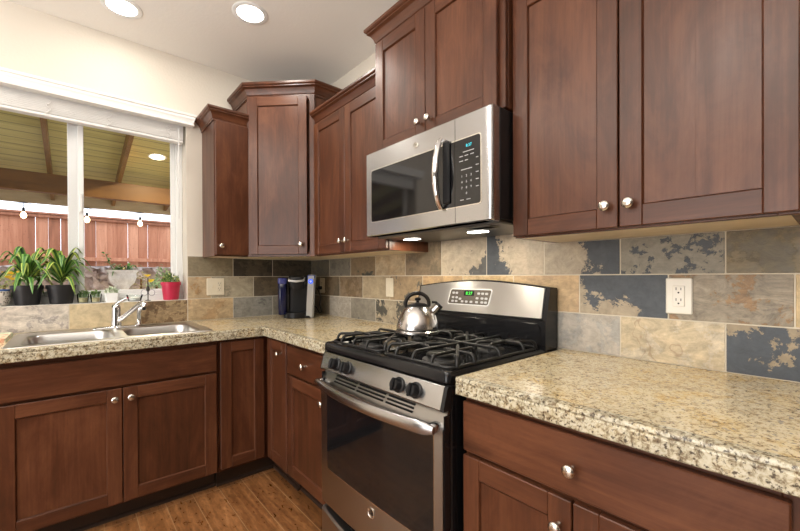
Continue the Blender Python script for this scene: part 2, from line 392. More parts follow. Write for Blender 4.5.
def crown(parent, path, z, h=.078, out=.045):
    prof = [(-.012, 0), (.006, 0), (.006, .012), (.010, .016), (.014, .030), (.024, .047), (.036, .054), (.036, .060), (.041, .062), (.045, .067), (.045, .078), (-.012, .078)]
    prof = [(o * out / .045 if o > 0 else o, z + q * h / .078) for o, q in prof]
    m = MB(); m.seed = rs(); m.sweep(prof, path, 1); return m.build('crown_molding', WOOD, parent, angle=28)
def carcass(parent, w, d, z0, z1, upper=True, stiles=None, drawer_rail=None, lid=True):
    m = MB(); t = .018; ff = .019; y = -(d - ff)
    m.seed = rs(); m.box(0, y, z0, t, 0, z1, .001, 0); m.seed = rs(); m.box(w - t, y, z0, w, 0, z1, .001, 0)
    if lid: m.seed = rs(); m.box(t, y, z1 - t, w - t, 0, z1, 0, 1)
    m.box(t, -.008, z0, w - t, 0, z1 - t, 0, 0)
    m.build('carcass', WOOD, parent)
    m = MB(); m.box(t, y, z0 + (.0 if upper else .0), w - t, -.008, z0 + t, 0); m.build('bottom_panel', MAPLE if upper else DARKGAP, parent)
    m = MB(); sw = .038
    for a, c in ((0, sw), (w - sw, w)): m.seed = rs(); m.box(a, -d, z0, c, y, z1, .0015, 0)
    for a, c in [(z0, z0 + .03), (z1 - .035, z1)] + ([(drawer_rail - .015, drawer_rail + .015)] if drawer_rail else []):
        m.seed = rs(); m.box(sw, -d, a, w - sw, y, c, .001, 1)
    if stiles:
        for a in stiles: m.seed = rs(); m.box(a - .019, -d, z0 + .03, a + .019, y, z1 - .035, .001, 0)
    m.build('face_frame', WOOD, parent)
RA = -PI / 2
UB = 1.343   # underside of the wall cabinets
# wall cabinet right of the microwave: y -2.102 .. -2.797
c = thing('wall_cabinet', 'large two-door cherry wall cabinet right of the microwave above the slate backsplash', 'cabinet', (-.003, -2.103, 0), RA)
w, d = .708, .297; carcass(c, w, d, UB, 2.20)
door(c, .003, UB + .005, .345, 2.19, -d, (.316, 1.411)); door(c, .349, UB + .005, .7055, 2.19, -d, (.378, 1.411)); crown(c, [(0, -.005), (0, -d), (w, -d), (w, -.005)], 2.195)
# wall cabinet over the microwave (taller-set and deeper): y -1.378 .. -2.10
c = thing('wall_cabinet', 'short two-door cherry wall cabinet mounted directly over the microwave', 'cabinet', (-.003, -1.373, 0), RA)
w, d = .728, .352; carcass(c, w, d, 1.800, 2.355)
door(c, .004, 1.803, .347, 2.342, -d, (.318, 1.864)); door(c, .350, 1.803, .704, 2.342, -d, (.379, 1.864)); crown(c, [(0, -.005), (0, -d), (w, -d), (w, -.005)], 2.343, .083, .05)
# wall cabinet left of the microwave: y -.612 .. -1.372
c = thing('wall_cabinet', 'two-door cherry wall cabinet between the microwave and the taller corner cabinet', 'cabinet', (-.003, -.614, 0), RA)
w, d = .757, .284; carcass(c, w, d, UB, 2.205)
door(c, .008, UB + .008, .372, 2.196, -d, (.343, 1.418)); door(c, .376, UB + .008, .753, 2.196, -d, (.405, 1.418)); crown(c, [(0, -d), (w, -d)], 2.196, .078, .045)
# small wall cabinet on the window wall: x -.823 .. -.612
c = thing('wall_cabinet', 'narrow single-door cherry wall cabinet beside the window, flat slab door', 'cabinet', (-.824, -.003, 0), 0)
w, d = .210, .284; carcass(c, w, d, UB, 2.205)
door(c, .004, UB + .008, .207, 2.196, -d, (.035, 1.407), slab=True); crown(c, [(0, -.003), (0, -d), (w, -d)], 2.196, .078, .045)
# diagonal corner wall cabinet, taller
c = thing('corner_wall_cabinet', 'tall diagonal single-door cherry wall cabinet filling the corner above the coffee maker', 'cabinet', (-.003, -.003, 0), 0)
A = .607; Dp = .284
poly = [(0, 0), (-A, 0), (-A, -Dp), (-Dp, -A), (0, -A)]
m = MB(); m.seed = rs(); m.prism(poly, UB + .018, 2.40, 'xy', 0); m.build('carcass', WOOD, c)
MB().prism([(p[0] * .985 - .003, p[1] * .985 - .003) for p in poly], UB, UB + .018, 'xy').build('bottom_panel', MAPLE, c)
dl = math.hypot(A - Dp, A - Dp)
fr = MB(); fr.T = Matrix.Translation((-A, -Dp, 0)) @ Matrix.Rotation(-PI / 4, 4, 'Z')
fr.seed = rs(); fr.box(0, -.019, UB, .035, 0, 2.40, .0015, 0); fr.seed = rs(); fr.box(dl - .035, -.019, UB, dl, 0, 2.40, .0015, 0)
fr.seed = rs(); fr.box(.035, -.019, UB, dl - .035, 0, UB + .03, .001, 1); fr.box(.035, -.019, 2.365, dl - .035, 0, 2.40, .001, 1)
fo = fr.build('face_frame', WOOD, c)
do_ = door(None, .022, UB + .014, .022 + .388, 2.385, -.019, (.022 + .350, 1.421)); do_.parent = c; do_.location = (-A, -Dp, 0); do_.rotation_euler = (0, 0, -PI / 4)
q_ = .019 / math.sqrt(2); o2 = .019 * math.tan(PI / 8)
crown(c, [(-A, -.003), (-A, -Dp - o2), (-Dp - o2, -A), (-.003, -A)], 2.392, .085, .05)

# base cabinets
BZ0, BZ1, BD = .125, .862, .610
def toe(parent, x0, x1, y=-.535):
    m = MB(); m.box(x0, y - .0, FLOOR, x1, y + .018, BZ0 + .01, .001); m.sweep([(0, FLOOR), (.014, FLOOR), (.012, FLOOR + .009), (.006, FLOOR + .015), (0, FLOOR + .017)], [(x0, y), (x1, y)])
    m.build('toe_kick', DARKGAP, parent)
# sink base on the window wall
c = thing('base_cabinet', 'sink base cabinet with two panelled doors under the window wall counter', 'cabinet', (-1.762, -.003, 0), 0)
w = .866; d = BD - .003; carcass(c, w, d, BZ0, BZ1, False, drawer_rail=.688, lid=False)
door(c, .016, .137, .434, .682, -d, (.405, .637)); door(c, .438, .137, .855, .682, -d, (.468, .637)); door(c, .016, .695, .855, .838, -d, None, 'false_drawer_front', True, True); toe(c, 0, w)
# corner base with two doors meeting in the inside corner
c = thing('corner_base_cabinet', 'dark corner base cabinet with two narrow doors meeting in the inside corner', 'cabinet', (-.003, -.003, 0), 0)
e = .890
m = MB(); m.seed = rs(); m.prism([(0, 0), (-e, 0), (-e, -BD + .003), (-BD + .003, -BD + .003), (-BD + .003, -e - .012), (0, -e - .012)], BZ0, BZ1, 'xy', 0); m.build('carcass', WOOD, c)
door(c, -.886 + .003, .142, -.640, .848, -BD + .003)
dd = door(None, .640 - .003, .142, .899, .848, -BD + .003, (.825, .781)); dd.parent = c; dd.rotation_euler = (0, 0, RA)
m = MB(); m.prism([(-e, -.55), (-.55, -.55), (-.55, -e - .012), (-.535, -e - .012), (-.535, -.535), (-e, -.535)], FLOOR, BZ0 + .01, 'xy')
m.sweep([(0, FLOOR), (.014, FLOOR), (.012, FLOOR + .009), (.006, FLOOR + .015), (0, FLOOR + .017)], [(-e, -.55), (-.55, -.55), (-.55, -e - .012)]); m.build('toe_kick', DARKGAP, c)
# drawer base left of the range: y -.908 .. -1.366
c = thing('base_cabinet', 'base cabinet with one drawer over one door, tucked left of the range', 'cabinet', (-.003, -.908, 0), RA)
w = .458; d = BD - .003; carcass(c, w, d, BZ0, BZ1, False, drawer_rail=.688)
door(c, .006, .692, .448, .842, -d, (.217, .762), 'drawer', True, True); door(c, .006, .150, .448, .682, -d, (.408, .627)); toe(c, 0, w)
# wide drawer base right of the range: y -2.131 .. -2.832
c = thing('base_cabinet', 'wide base cabinet with one long drawer over two doors, right of the range', 'cabinet', (-.003, -2.131, 0), RA)
w = .71; carcass(c, w, d, BZ0, BZ1, False, drawer_rail=.688)
door(c, .003, .695, .684, .840, -d, (.330, .763), 'drawer', True, True); door(c, .003, .150, .326, .682, -d, (.297, .617)); door(c, .330, .150, .684, .682, -d, (.360, .617)); toe(c, 0, w)

# ------------------------------------------------------------------ counters
CT = .914; CB = .863; CD = .656
EDGE = [(-.03, CT), (-.004, CT), (-.0015, CT - .0015), (0, CT - .005), (0, CT - .0105), (-.003, CT - .0135), (-.003, CT - .016), (-.0005, CT - .019), (-.0005, CB + .003), (-.003, CB), (-.03, CB)]
def slab(cells, z0, z1):
    m = MB(); ex = {}
    for (x0, y0, x1, y1) in cells:
        m.add([(x0, y0, z1), (x1, y0, z1), (x1, y1, z1), (x0, y1, z1)], [(0, 1, 2, 3)]); m.add([(x0, y0, z0), (x0, y1, z0), (x1, y1, z0), (x1, y0, z0)], [(0, 1, 2, 3)])
    return m
SX0, SX1, SY0, SY1 = -1.715, -.925, -.575, -.075      # sink cut-out
CL = -1.80; g3 = .0
m = slab([(CL, SY1, SX1, -g3), (CL, -CD + .03, SX0, SY1), (SX0, -CD + .03, SX1, SY0), (SX1, -CD + .03, -g3, -g3), (-CD + .03, -1.368, -g3, -CD + .03)], CB, CT)
m.add([(SX0, SY0, CB), (SX1, SY0, CB), (SX1, SY1, CB), (SX0, SY1, CB), (SX0, SY0, CT), (SX1, SY0, CT), (SX1, SY1, CT), (SX0, SY1, CT)], [(0, 1, 5, 4), (1, 2, 6, 5), (2, 3, 7, 6), (3, 0, 4, 7)])
m.add([(-CD, -1.368, CB), (0, -1.368, CB), (0, -1.368, CT - .004), (-CD, -1.368, CT - .004)], [(0, 1, 2, 3)], 1); m.add([(CL, 0, CB), (CL, -CD, CB), (CL, -CD, CT), (CL, 0, CT)], [(0, 1, 2, 3)], 1)
m.sweep(EDGE, [(CL, -CD), (-CD, -CD), (-CD, -1.368)], 1)
tag(m.build('countertop', [GRAN, GRANE_SHADED], angle=25, recalc=False), 'L-shaped beige granite countertop around the corner holding the sink', 'countertop')
m = slab([(-CD + .03, -3.0, 0, -2.129)], CB, CT)
m.sweep(EDGE, [(-CD, -2.129), (-CD, -3.0)], 1)
m.add([(-CD, -2.129, CB), (0, -2.129, CB), (0, -2.129, CT - .001), (-CD + .003, -2.129, CT - .001)], [(0, 1, 2, 3)], 1)
m.add([(-CD, -3.0, CB), (0, -3.0, CB), (0, -3.0, CT), (-CD, -3.0, CT)], [(0, 1, 2, 3)], 1)
tag(m.build('countertop', [GRAN, GRANE_SHADED], angle=25, recalc=False), 'straight beige speckled granite countertop right of the range', 'countertop')

# ------------------------------------------------------------------ slate backsplash
def srgb(r, g, b):
    f = lambda q: ((q / 255 + .055) / 1.055) ** 2.4 if q > 10 else q / 3294
    return (f(r), f(g), f(b))
TZ = [CT + .001, 1.0632, 1.2125, UB]
def mute(c, f=.82):
    g = (c[0] + c[1] + c[2]) / 3; return tuple((g + (q - g) * f) * .95 for q in c)
RT = random.Random(21)
def tile(m, a0, a1, z0, z1, wall, tint, patch=None, amount=.0, streak=.5, vein=0, grain=1.0, ga=0., gz=0.):
    gp = .0021; tk = .0078
    m.seed = RT.random() * 10
    cen = ga * (a0 + a1) / 2 + gz * (z0 + z1) / 2
    tint = mute(tint); patch = mute(patch) if patch else tint
    m.cur = {'grain': float(grain), 'bias': (-ga if wall == 'A' else -ga, gz, -cen), 'tint': srgb(*tint), 'patch': srgb(*patch), 'amount': amount, 'streak': streak, 'vein': float(vein)}
    if wall == 'A': m.box(-tk, -a1 + gp, z0 + gp, -.001, -a0 - gp, z1 - gp, .0014)
    else: m.box(-a1 + gp, -tk, z0 + gp, -a0 - gp, -.001, z1 - gp, .0014)
SL = (76, 82, 90)
oA, L, oB = .3017, .29197, .3343
m = MB()
J = lambda i: oA + L * i
top = [((122, 110, 88), None, 0, .4), ((112, 101, 80), (96, 90, 78), .48, .5), ((126, 120, 106), (104, 100, 90), .45, .5), ((136, 114, 84), (72, 72, 60), .42, .4), ((180, 155, 118), (190, 168, 132), .5, .5),
       ((140, 119, 92), (120, 104, 82), .5, .5), ((192, 174, 148), (96, 95, 94), .38, .35, 0, 1.2, 1.0, -1.3), ((196, 178, 152), SL, .44, .3, 0, 1, -1.5, 0), ((184, 168, 144), SL, .50, .3, 0, 1, 1.6, .8), ((150, 143, 126), (74, 80, 88), .45, .5, 0, 2.4), ((136, 120, 88), (118, 106, 80), .5, .7)]
xs = [.009] + [J(i) for i in range(-1, 9)] + [3.0]; xs[5], = [1.196] if False else [xs[5]]
for i in range(len(top)):
    tile(m, xs[i], xs[i + 1], TZ[2], 1.425 if 5 <= i <= 7 else TZ[3], 'A', *top[i])
mid = [((132, 116, 92), (112, 100, 80), .5, .5), ((134, 114, 86), (112, 98, 76), .5, .4), ((140, 118, 90), (126, 102, 72), .5, .6), ((176, 156, 122), None, 0, .5), ((166, 140, 104), (92, 92, 86), .46, .5), ((196, 160, 112), (180, 146, 104), .48, .6),
       ((204, 170, 118), (214, 184, 136), .5, .6), ((204, 170, 124), (198, 164, 122), .48, .6), ((78, 84, 92), (180, 162, 134), .41, .3, 0, 1.0, -.9, -1.9), ((156, 142, 120), (160, 124, 84), .49, 1.3), ((214, 184, 132), None, 0, .4)]
xs = [.009] + [J(i + .5) for i in range(-1, 9)] + [3.0]
for i in range(len(mid)):
    tile(m, xs[i], xs[i + 1], TZ[1], TZ[2], 'A', *mid[i])
bot = [((134, 120, 98), None, 0, .5), ((132, 118, 96), (120, 106, 86), .48, .4), ((176, 166, 150), (96, 92, 90), .40, .8), ((144, 136, 120), (84, 84, 80), .36, .5), ((176, 160, 132), (82, 80, 72), .47, .7), ((150, 134, 108), None, 0, .5),
       ((150, 140, 120), None, 0, .5), ((160, 150, 134), None, 0, .5), ((168, 164, 156), (184, 174, 160), .5, .5), ((208, 188, 150), (214, 198, 168), .5, .8, 1), ((74, 81, 90), (166, 147, 116), .51, .3, 0, 1.4, .8, 1.4)]
xs = [.009] + [J(i) for i in range(-1, 9)] + [3.0]
for i in range(len(bot)):
    tile(m, xs[i], xs[i + 1], TZ[0], TZ[1], 'A', *bot[i])
m.cur = {'tint': (0, 0, 0), 'patch': (0, 0, 0), 'amount': 0., 'streak': 0., 'vein': 0., 'grain': 1., 'bias': (0., 0., 0.)}
m.box(-.0062, -3.0, CT + .001, -.0005, -.009, UB, 0, 1); m.box(-.0062, -2.07, UB, -.0005, -1.40, 1.424, 0, 1)
tag(m.build('tile_backsplash', [TILE, GROUT]), 'long slate tile backsplash on the range wall', 'backsplash')
m = MB()
xs = [.0, oB, oB + L, oB + 2 * L]
for i, t in enumerate([((88, 78, 62), (66, 58, 48), .5, 1.0), ((86, 76, 60), (62, 55, 46), .52, 1.1), ((140, 126, 98), (120, 108, 84), .46, .5)]): tile(m, xs[i], xs[i + 1], TZ[2], TZ[3] if i < 2 else 1.352, 'B', *t)  # dark corner tint is brown slate plus some cabinet shadow put into it
xs = [.0, oB - L / 2, oB + L / 2, oB + L * 1.5, oB + 2 * L]
for i, t in enumerate([((128, 110, 84), None, 0, .5), ((116, 99, 74), (98, 84, 64), .5, .6), ((176, 164, 138), (152, 142, 120), .46, .4), ((192, 164, 124), (184, 142, 92), .42, .5)]): tile(m, xs[i], xs[i + 1], TZ[1], TZ[2], 'B', *t)
xs = [.0, oB, oB + L, oB + 2 * L]
for i, t in enumerate([((140, 132, 116), None, 0, .5), ((148, 144, 134), (116, 114, 108), .42, .6), ((200, 170, 126), (186, 150, 104), .46, .6)]): tile(m, xs[i], xs[i + 1], TZ[0], TZ[1], 'B', *t)
for a0, a1, t in ((.919, 1.199, ((166, 138, 98), (122, 92, 60), .5, 1.3)), (1.199, 1.52, ((206, 184, 142), None, 0, .25)), (1.52, 1.80, ((204, 192, 176), (168, 158, 150), .46, .9)), (1.80, 2.12, ((190, 176, 150), None, 0, .6))):
    tile(m, a0, a1, TZ[0], 1.060, 'B', *t)
m.cur = {'tint': (0, 0, 0), 'patch': (0, 0, 0), 'amount': 0., 'streak': 0., 'vein': 0., 'grain': 1., 'bias': (0., 0., 0.)}
m.box(-oB - 2 * L, -.0062, CT + .001, 0, -.0005, 1.351, 0, 1); m.box(-2.12, -.0062, CT + .001, -oB - 2 * L, -.0005, 1.059, 0, 1)
tag(m.build('tile_backsplash', [TILE, GROUT]), 'slate tile backsplash around the sink on the window wall', 'backsplash')
# ------------------------------------------------------------------ range
R_ = thing('gas_range', 'stainless and black freestanding gas range between the two counters', 'range', (0, -1.372, 0), RA)
m = MB(); m.box(.006, -.655, .032, .740, -.02, .886, .004); m.build('body', BLACKE, R_)
m = MB()
def lp(w, d, r, z, cx=.374, cy=-.385): return [(a, b, z) for a, b in rrect(w - .012, d, r, 4, cx + .003, cy)]
m.loft([lp(.734, .556, .012, .886), lp(.742, .570, .016, .892), lp(.742, .570, .016, .916), lp(.732, .560, .014, .924), lp(.700, .528, .02, .925), lp(.690, .518, .02, .917), lp(.5, .3, .02, .915)])
m.build('cooktop', BLACKE, R_, angle=40)
for (bx, by, br_) in ((.180, -.525, .046), (.180, -.235, .038), (.575, -.525, .050), (.575, -.235, .040)):
    m = MB(); m.lathe([(br_ + .016, .915), (br_ + .014, .921), (br_ - .004, .923), (br_ - .004, .932)], (bx, by, 0), seg=28, mat=0)
    m.lathe([(br_, .932), (br_ + .001, .937), (br_ - .004, .941), (.0005, .942)], (bx, by, 0), seg=28, mat=1); m.build('burner', [BURN, IRON], R_)
def hoop(m, p, q, r=.0060, zt=.957, zb=.928, drop=.022):
    p = Vector(p); q = Vector(q); d = (q - p).normalized(); L_ = (q - p).length; pts = []
    for i in range(6):
        a = PI / 2 * i / 5; pts.append((p.x + d.x * drop * (1 - math.cos(a)) , p.y + d.y * drop * (1 - math.cos(a)), zb + (zt - zb) * math.sin(a)))
    for i in range(6):
        a = PI / 2 * (1 - i / 5); pts.append((q.x - d.x * drop * (1 - math.cos(a)), q.y - d.y * drop * (1 - math.cos(a)), zb + (zt - zb) * math.sin(a)))
    m.tube(pts, r, 8)
for g0, g1 in ((.030, .368), (.386, .724)):
    m = MB(); gc = (g0 + g1) / 2; y0, y1 = -.640, -.128; z = .929
    ring = [(a, b, z) for a, b in rrect(g1 - g0, y1 - y0, .035, 5, gc, (y0 + y1) / 2)]
    m.tube(ring + [ring[0], ring[1]], .0052, 8)
    for t in (.24, .5, .76):
        x = g0 + (g1 - g0) * t
        if t == .5: hoop(m, (x, y0, 0), (x, y1, 0))
        else:
            hoop(m, (x, y0, 0), (x, -.425, 0)); hoop(m, (x, y1, 0), (x, -.335, 0))
    ym = (y0 + y1) / 2
    hoop(m, (g0, ym, 0), (g1, ym, 0))
    for cy in (-.525, -.235):
        for sgn in (-1, 1):
            xe = g0 if sgn < 0 else g1
            hoop(m, (xe, cy, 0), (gc + sgn * .035, cy, 0), drop=.018)
            hoop(m, (xe, cy + .085 * (1 if cy > -.4 else -1), 0), (gc + sgn * .02, ym + (cy - ym) * .35, 0), drop=.018)
    m.build('grate', IRON, R_, angle=70)
# control fascia (sloping) with knobs
m = MB(); fa = [(-.655, .884), (-.668, .882), (-.672, .878), (-.690, .816), (-.688, .812), (-.655, .812)]
m.prism([(a, b) for a, b in fa], .022, .726, 'yz', 0); m.prism(fa, .726, .740, 'yz', 1); m.prism(fa, .016, .022, 'yz', 1)
m.build('control_fascia', [STEEL, BLACKP], R_)
nv = Vector((0, -.062, -.018)).normalized(); nv = Vector((0, -.96, .28)).normalized()
for kx in (.136, .220, .532, .614):
    m = MB(); m.T = Matrix.Translation((kx, -.681, .848)) @ nv.to_track_quat('Z', 'Y').to_matrix().to_4x4()
    m.lathe([(.026, 0), (.026, .004), (.022, .007), (.0205, .024), (.018, .028), (.0005, .029)], seg=26); m.box(-.006, -.021, .006, .006, .021, .037, .004)
    m.build('control_knob', BLACKP, R_, angle=35)
# oven door, bowed a little
def bow(x, d=.010): return -.688 - d * (1 - ((x - .375) / .365) ** 2)
m = MB(); NX = 16; xs = [.022 + .712 * i / NX for i in range(NX + 1)]
prof = lambda x: [(-.657, .240), (bow(x) + .004, .240), (bow(x), .246), (bow(x), .752), (bow(x) + .005, .768), (-.664, .806), (-.657, .806)]
m.loft([[(x, a, b) for a, b in prof(x)] for x in xs])
D_ = m.build('oven_door', STEELD, R_, angle=25)
m = MB()
for a_, b_ in ((.0185, .0219), (.7341, .7375)): m = MB(); m.box(a_, -.684, .241, b_, -.6575, .798, .001); m.build('door_side', BLACKE, D_)
# window glass
m = MB(); pts = rrect(.622, .350, .016, 4, .388, .578)
def gl(off, grow):
    out = []
    for a, b in rrect(.622 + grow, .350 + grow, .016 + grow / 2, 4, .388, .578): out.append((a, bow(a) - off, b + (.006 * (1 - ((a - .388) / .311) ** 2) if b > .6 else -.004 * (1 - ((a - .388) / .311) ** 2))))
    return out
def strips(off, grow, mb, mat=0):
    zb, zt = .403 - grow / 2, .753 + grow / 2; X0, X1 = .077 - grow / 2, .699 + grow / 2; n = 18; front = []
    r = .014 + grow / 2
    for i in range(n + 1):
        t = i / n; x = X0 + (X1 - X0) * (1 - math.cos(PI * t)) / 2
        e = min(x - X0, X1 - x); cut = r - math.sqrt(max(0, r * r - (r - e) ** 2)) if e < r else 0
        front.append((x, zb + cut, zt - cut))
    mb.loft([[(x, bow(x) - off, a), (x, bow(x) - off, b), (x, bow(x) + .002, b), (x, bow(x) + .002, a)] for x, a, b in front], mat)
mm = MB(); strips(.0010, .007, mm); mm.build('glass_trim', NICKEL, D_)
mm = MB(); strips(.0018, 0, mm); GLS = mm.build('window_glass', BLACKG, D_)
mm = MB(); mm.v = []; 
# vent slots on the sloping door top
m = MB()
sl = Vector((0, .028, .038)).normalized()
for gx0, gx1 in ((.125, .275), (.292, .452), (.468, .600)):
    for k_ in range(3):
        t = .010 + .0125 * k_
        for q in range(8):
            a_, b_ = gx0 + (gx1 - gx0) * q / 8, gx0 + (gx1 - gx0) * (q + 1) / 8; xm = (a_ + b_) / 2; f0 = bow(xm) + .005
            yy = f0 + (-.664 - f0) * t / .047; zz_ = .768 + .038 * t / .047
            m.box(a_, yy - .0028, zz_ - .0028, b_ + .0004, yy + .006, zz_ + .0028)
m.build('vent_slots', BLACKP, D_)
# handle: broad bowed bar
m = MB(); loops = []
for i in range(21):
    t = i / 20; x = .026 + .700 * t; b_ = 1 - (2 * t - 1) ** 2
    yc = -.716 - .030 * b_; e = min(1, min(t, 1 - t) / .03); h_ = .0215 * (.55 + .45 * math.sqrt(e)); d_ = .0135 * (.55 + .45 * math.sqrt(e)); zc = .762 - .004 * b_
    loops.append([(x, yc + d_ * math.cos(a) * (1 if math.cos(a) < 0 else .8), zc + h_ * math.sin(a)) for a in [2 * PI * q / 14 for q in range(14)]])
m.loft(loops); 
for x0 in (.030, .694): m.box(x0, -.715, .748, x0 + .03, -.672, .776, .006)
m.build('handle', STEEL, D_, angle=50)
def badge(parent, x, y, z, r, ny=-1):
    m = MB(); m.lathe([(r, 0), (r, -.0025), (r * .86, -.0035), (r * .8, -.0022), (.0003, -.0022)], (x, y, z), 'y', 28)
    o = m.build('badge', NICKEL, parent, angle=50)
    t = MB(); t.T = Matrix.Translation((x, y - .0026, z)) @ Matrix.Rotation(PI / 2, 4, 'X'); t.text('GE', r * .95, Matrix.Identity(4), .0006)
    t.build('monogram', BLACKP, o, smooth=False)
badge(D_, .395, bow(.395) + .0005, .362, .020)
# storage drawer
m = MB(); m.loft([[(x, a, b) for a, b in [(-.657, .058), (bow(x, .006) + .003, .058), (bow(x, .006), .064), (bow(x, .006), .208 - .034 * (1 - ((x - .375) / .365) ** 2)), (bow(x, .006) + .006, .218 - .034 * (1 - ((x - .375) / .365) ** 2)), (-.672, .219 - .034 * (1 - ((x - .375) / .365) ** 2)), (-.657, .219 - .034 * (1 - ((x - .375) / .365) ** 2))]] for x in xs])
m.build('storage_drawer', STEELD, R_, angle=25)
# backguard
zt = lambda x: 1.158 + .034 * math.sin(PI * max(0, min(1, (x + .05) / .86))) ** 1.2
m = MB(); n = 20; X = [.004 + .740 * i / n for i in range(n + 1)]
m.loft([[(x, -.018, .90), (x, -.112, .90), (x, -.112, 1.030), (x, -.104, 1.036), (x, -.073, zt(x) - .003), (x, -.066, zt(x)), (x, -.018, zt(x) - .004)] for x in X])
m.build('backguard', BLACKE, R_, angle=30)
m = MB(); X2 = [.018 + .706 * i / n for i in range(n + 1)]; up_ = lambda x: zt(x) - .007
m.loft([[(x, -.102, 1.043), (x, -.1085, 1.041), (x, -.1085 + .032 * (up_(x) - 1.041) / .14, up_(x)), (x, -.07, up_(x))] for x in X2])
SP = m.build('steel_panel', steel('panel_steel', (.56, .55, .54), .27), R_, angle=30)
m = MB(); m.tube([(a, -.1135, b) for a, b in rrect(.69, .085, .02, 5, .376, .975)] + [(a, -.1135, b) for a, b in rrect(.69, .085, .02, 5, .376, .975)][:2], .002, 6); m.build('riser_moulding', BLACKE, R_)
tilt = math.atan2(.032, .14)
def onpanel(x, z, off): return Matrix.Translation((x, -.1085 + .032 * (z - 1.041) / .14 - off, z)) @ Matrix.Rotation(PI / 2 - tilt, 4, 'X')
def para(w, h, sk, r, n=4): return [(a + sk * b / h, b) for a, b in rrect(w, h, r, n)]
m = MB(); m.T = onpanel(.352, 1.111, 0); m.prism(para(.246, .078, .012, .012), -.001, .0022); m.build('display_bezel', WHITE, SP)
m = MB(); m.T = onpanel(.352, 1.111, 0); m.prism(para(.236, .069, .011, .009), 0, .0030); DP = m.build('display_panel', simple('display_plastic', (.10, .085, .07), .22), SP)
m = MB(); m.T = onpanel(.352, 1.111, .0030); m.box(-.030, .006, 0, .03, .030, .0006); m.build('clock_window', BLACKG, DP)
m = MB(); m.T = onpanel(.352, 1.111, .0036); m.text('8:37', .022, Matrix.Translation((0, .017, 0))); m.build('clock_digits', GREEN, DP, smooth=False)
m = MB(); m.T = onpanel(.352, 1.111, .0030)
for kx, ky in ((-.095, .018), (-.075, .018), (-.095, -.004), (-.072, -.004), (-.05, -.010), (-.095, -.022), (-.072, -.022), (-.035, -.022), (-.01, -.022), (.018, -.022), (.05, -.022), (.05, -.004), (.078, -.004), (.078, .018), (.056, .018), (.1, .018), (.1, -.004), (.08, -.022), (.1, -.022)):
    m.prism([(a + kx, b + ky) for a, b in rrect(.016, .010, .004, 3)], 0, .0008)
m.build('keypad', GREYP, DP)

# ------------------------------------------------------------------ microwave
Wv = thing('microwave', 'stainless over-the-range microwave hung under the short cabinet above the range', 'microwave', (0, -1.378, 0), RA)
ZB, ZT = 1.400, 1.793
m = MB(); m.box(0, -.388, ZB + .006, .722, -.012, ZT, .003); m.build('housing', BLACKP, Wv)
fy = -.430
def face(x0, x1, rr, name, mats):
    m = MB(); n = 8; L_ = []
    for i in range(n + 1):
        x = x0 + (x1 - x0) * i / n; L_.append([(x, -.388, ZB), (x, fy + .004, ZB), (x, fy, ZB + .004), (x, fy, ZT - .004), (x, fy + .004, ZT), (x, -.388, ZT)])
    if rr:
        for i in range(1, 6):
            a = PI / 2 * i / 5; x = x1 + rr * math.sin(a); f_ = fy + rr * (1 - math.cos(a)); L_.append([(x, -.388, ZB), (x, f_ + .004, ZB), (x, f_, ZB + .004), (x, f_, ZT - .004), (x, f_ + .004, ZT), (x, -.388, ZT)])
    m.loft(L_); return m.build(name, mats, Wv, angle=25)
MD = face(.0, .5555, 0, 'microwave_door', STEEL); MC = face(.5575, .706, .014, 'control_panel', STEEL)
def flatp(parent, name, mat, x0, x1, z0, z1, off, r, sides='lr'):
    m = MB(); poly = []
    for a, b in rrect(x1 - x0, z1 - z0, r, 4, (x0 + x1) / 2, (z0 + z1) / 2):
        if 'l' not in sides and a < (x0 + x1) / 2: a = x0
        if 'r' not in sides and a > (x0 + x1) / 2: a = x1
        poly.append((a, b))
    if 'l' not in sides: poly = [q for i, q in enumerate(poly) if not (abs(q[0] - x0) < 1e-9 and z0 + 1e-6 < q[1] < z1 - 1e-6)]
    if 'r' not in sides: poly = [q for i, q in enumerate(poly) if not (abs(q[0] - x1) < 1e-9 and z0 + 1e-6 < q[1] < z1 - 1e-6)]
    m.prism(poly, fy + .003, fy - off, 'xz'); return m.build(name, mat, parent)
flatp(MD, 'glass_trim', NICKEL, .035, .5555, 1.461, 1.709, .0008, .012, 'l'); flatp(MD, 'door_glass', BLACKG, .039, .5555, 1.465, 1.705, .0016, .010, 'l')
flatp(MC, 'panel_trim', NICKEL, .5575, .676, 1.461, 1.709, .0008, .012, 'r'); KP = flatp(MC, 'keypad_glass', BLACKG, .5575, .672, 1.465, 1.705, .0016, .010, 'r')
Tm = Matrix.Rotation(PI / 2, 4, 'X')
m = MB(); m.T = Matrix.Translation((.622, fy - .0018, 1.677)) @ Tm; m.text('8:37', .015, Matrix.Identity(4)); m.build('clock_digits', TEAL, MC, smooth=False)
m = MB()
def mt(s_, x, z, sz=.0105): m.T = Matrix.Translation((x, fy - .0018, z)) @ Tm; m.text(s_, sz, Matrix.Identity(4), .0004)
for r_, row in enumerate(('1 2 3', '4 5 6', '7 8 9')):
    for c_i, ch in enumerate(row.split()): mt(ch, .590 + .021 * c_i, 1.570 - .021 * r_, .012)
mt('0', .611, 1.507, .012)
m.build('number_keys', GREYP, MC, smooth=False); m = MB()
for x, z, wd in ((.587, 1.643, .016), (.611, 1.643, .016), (.637, 1.643, .016), (.587, 1.626, .018), (.611, 1.626, .014), (.659, 1.626, .010), (.659, 1.600, .012), (.659, 1.575, .012), (.659, 1.55, .012), (.659, 1.525, .012), (.611, 1.594, .05), (.590, 1.485, .016), (.620, 1.485, .018), (.620, 1.657, .05)):
    m = MB(); m.T = Matrix.Translation((x, fy - .0018, z)); m.box(-wd / 2, -.0004, -.0014, wd / 2, .0004, .0014); m.build('key_mark', GREYP, MC, smooth=False)
badge(MD, .346, fy + .0003, 1.749, .0125)
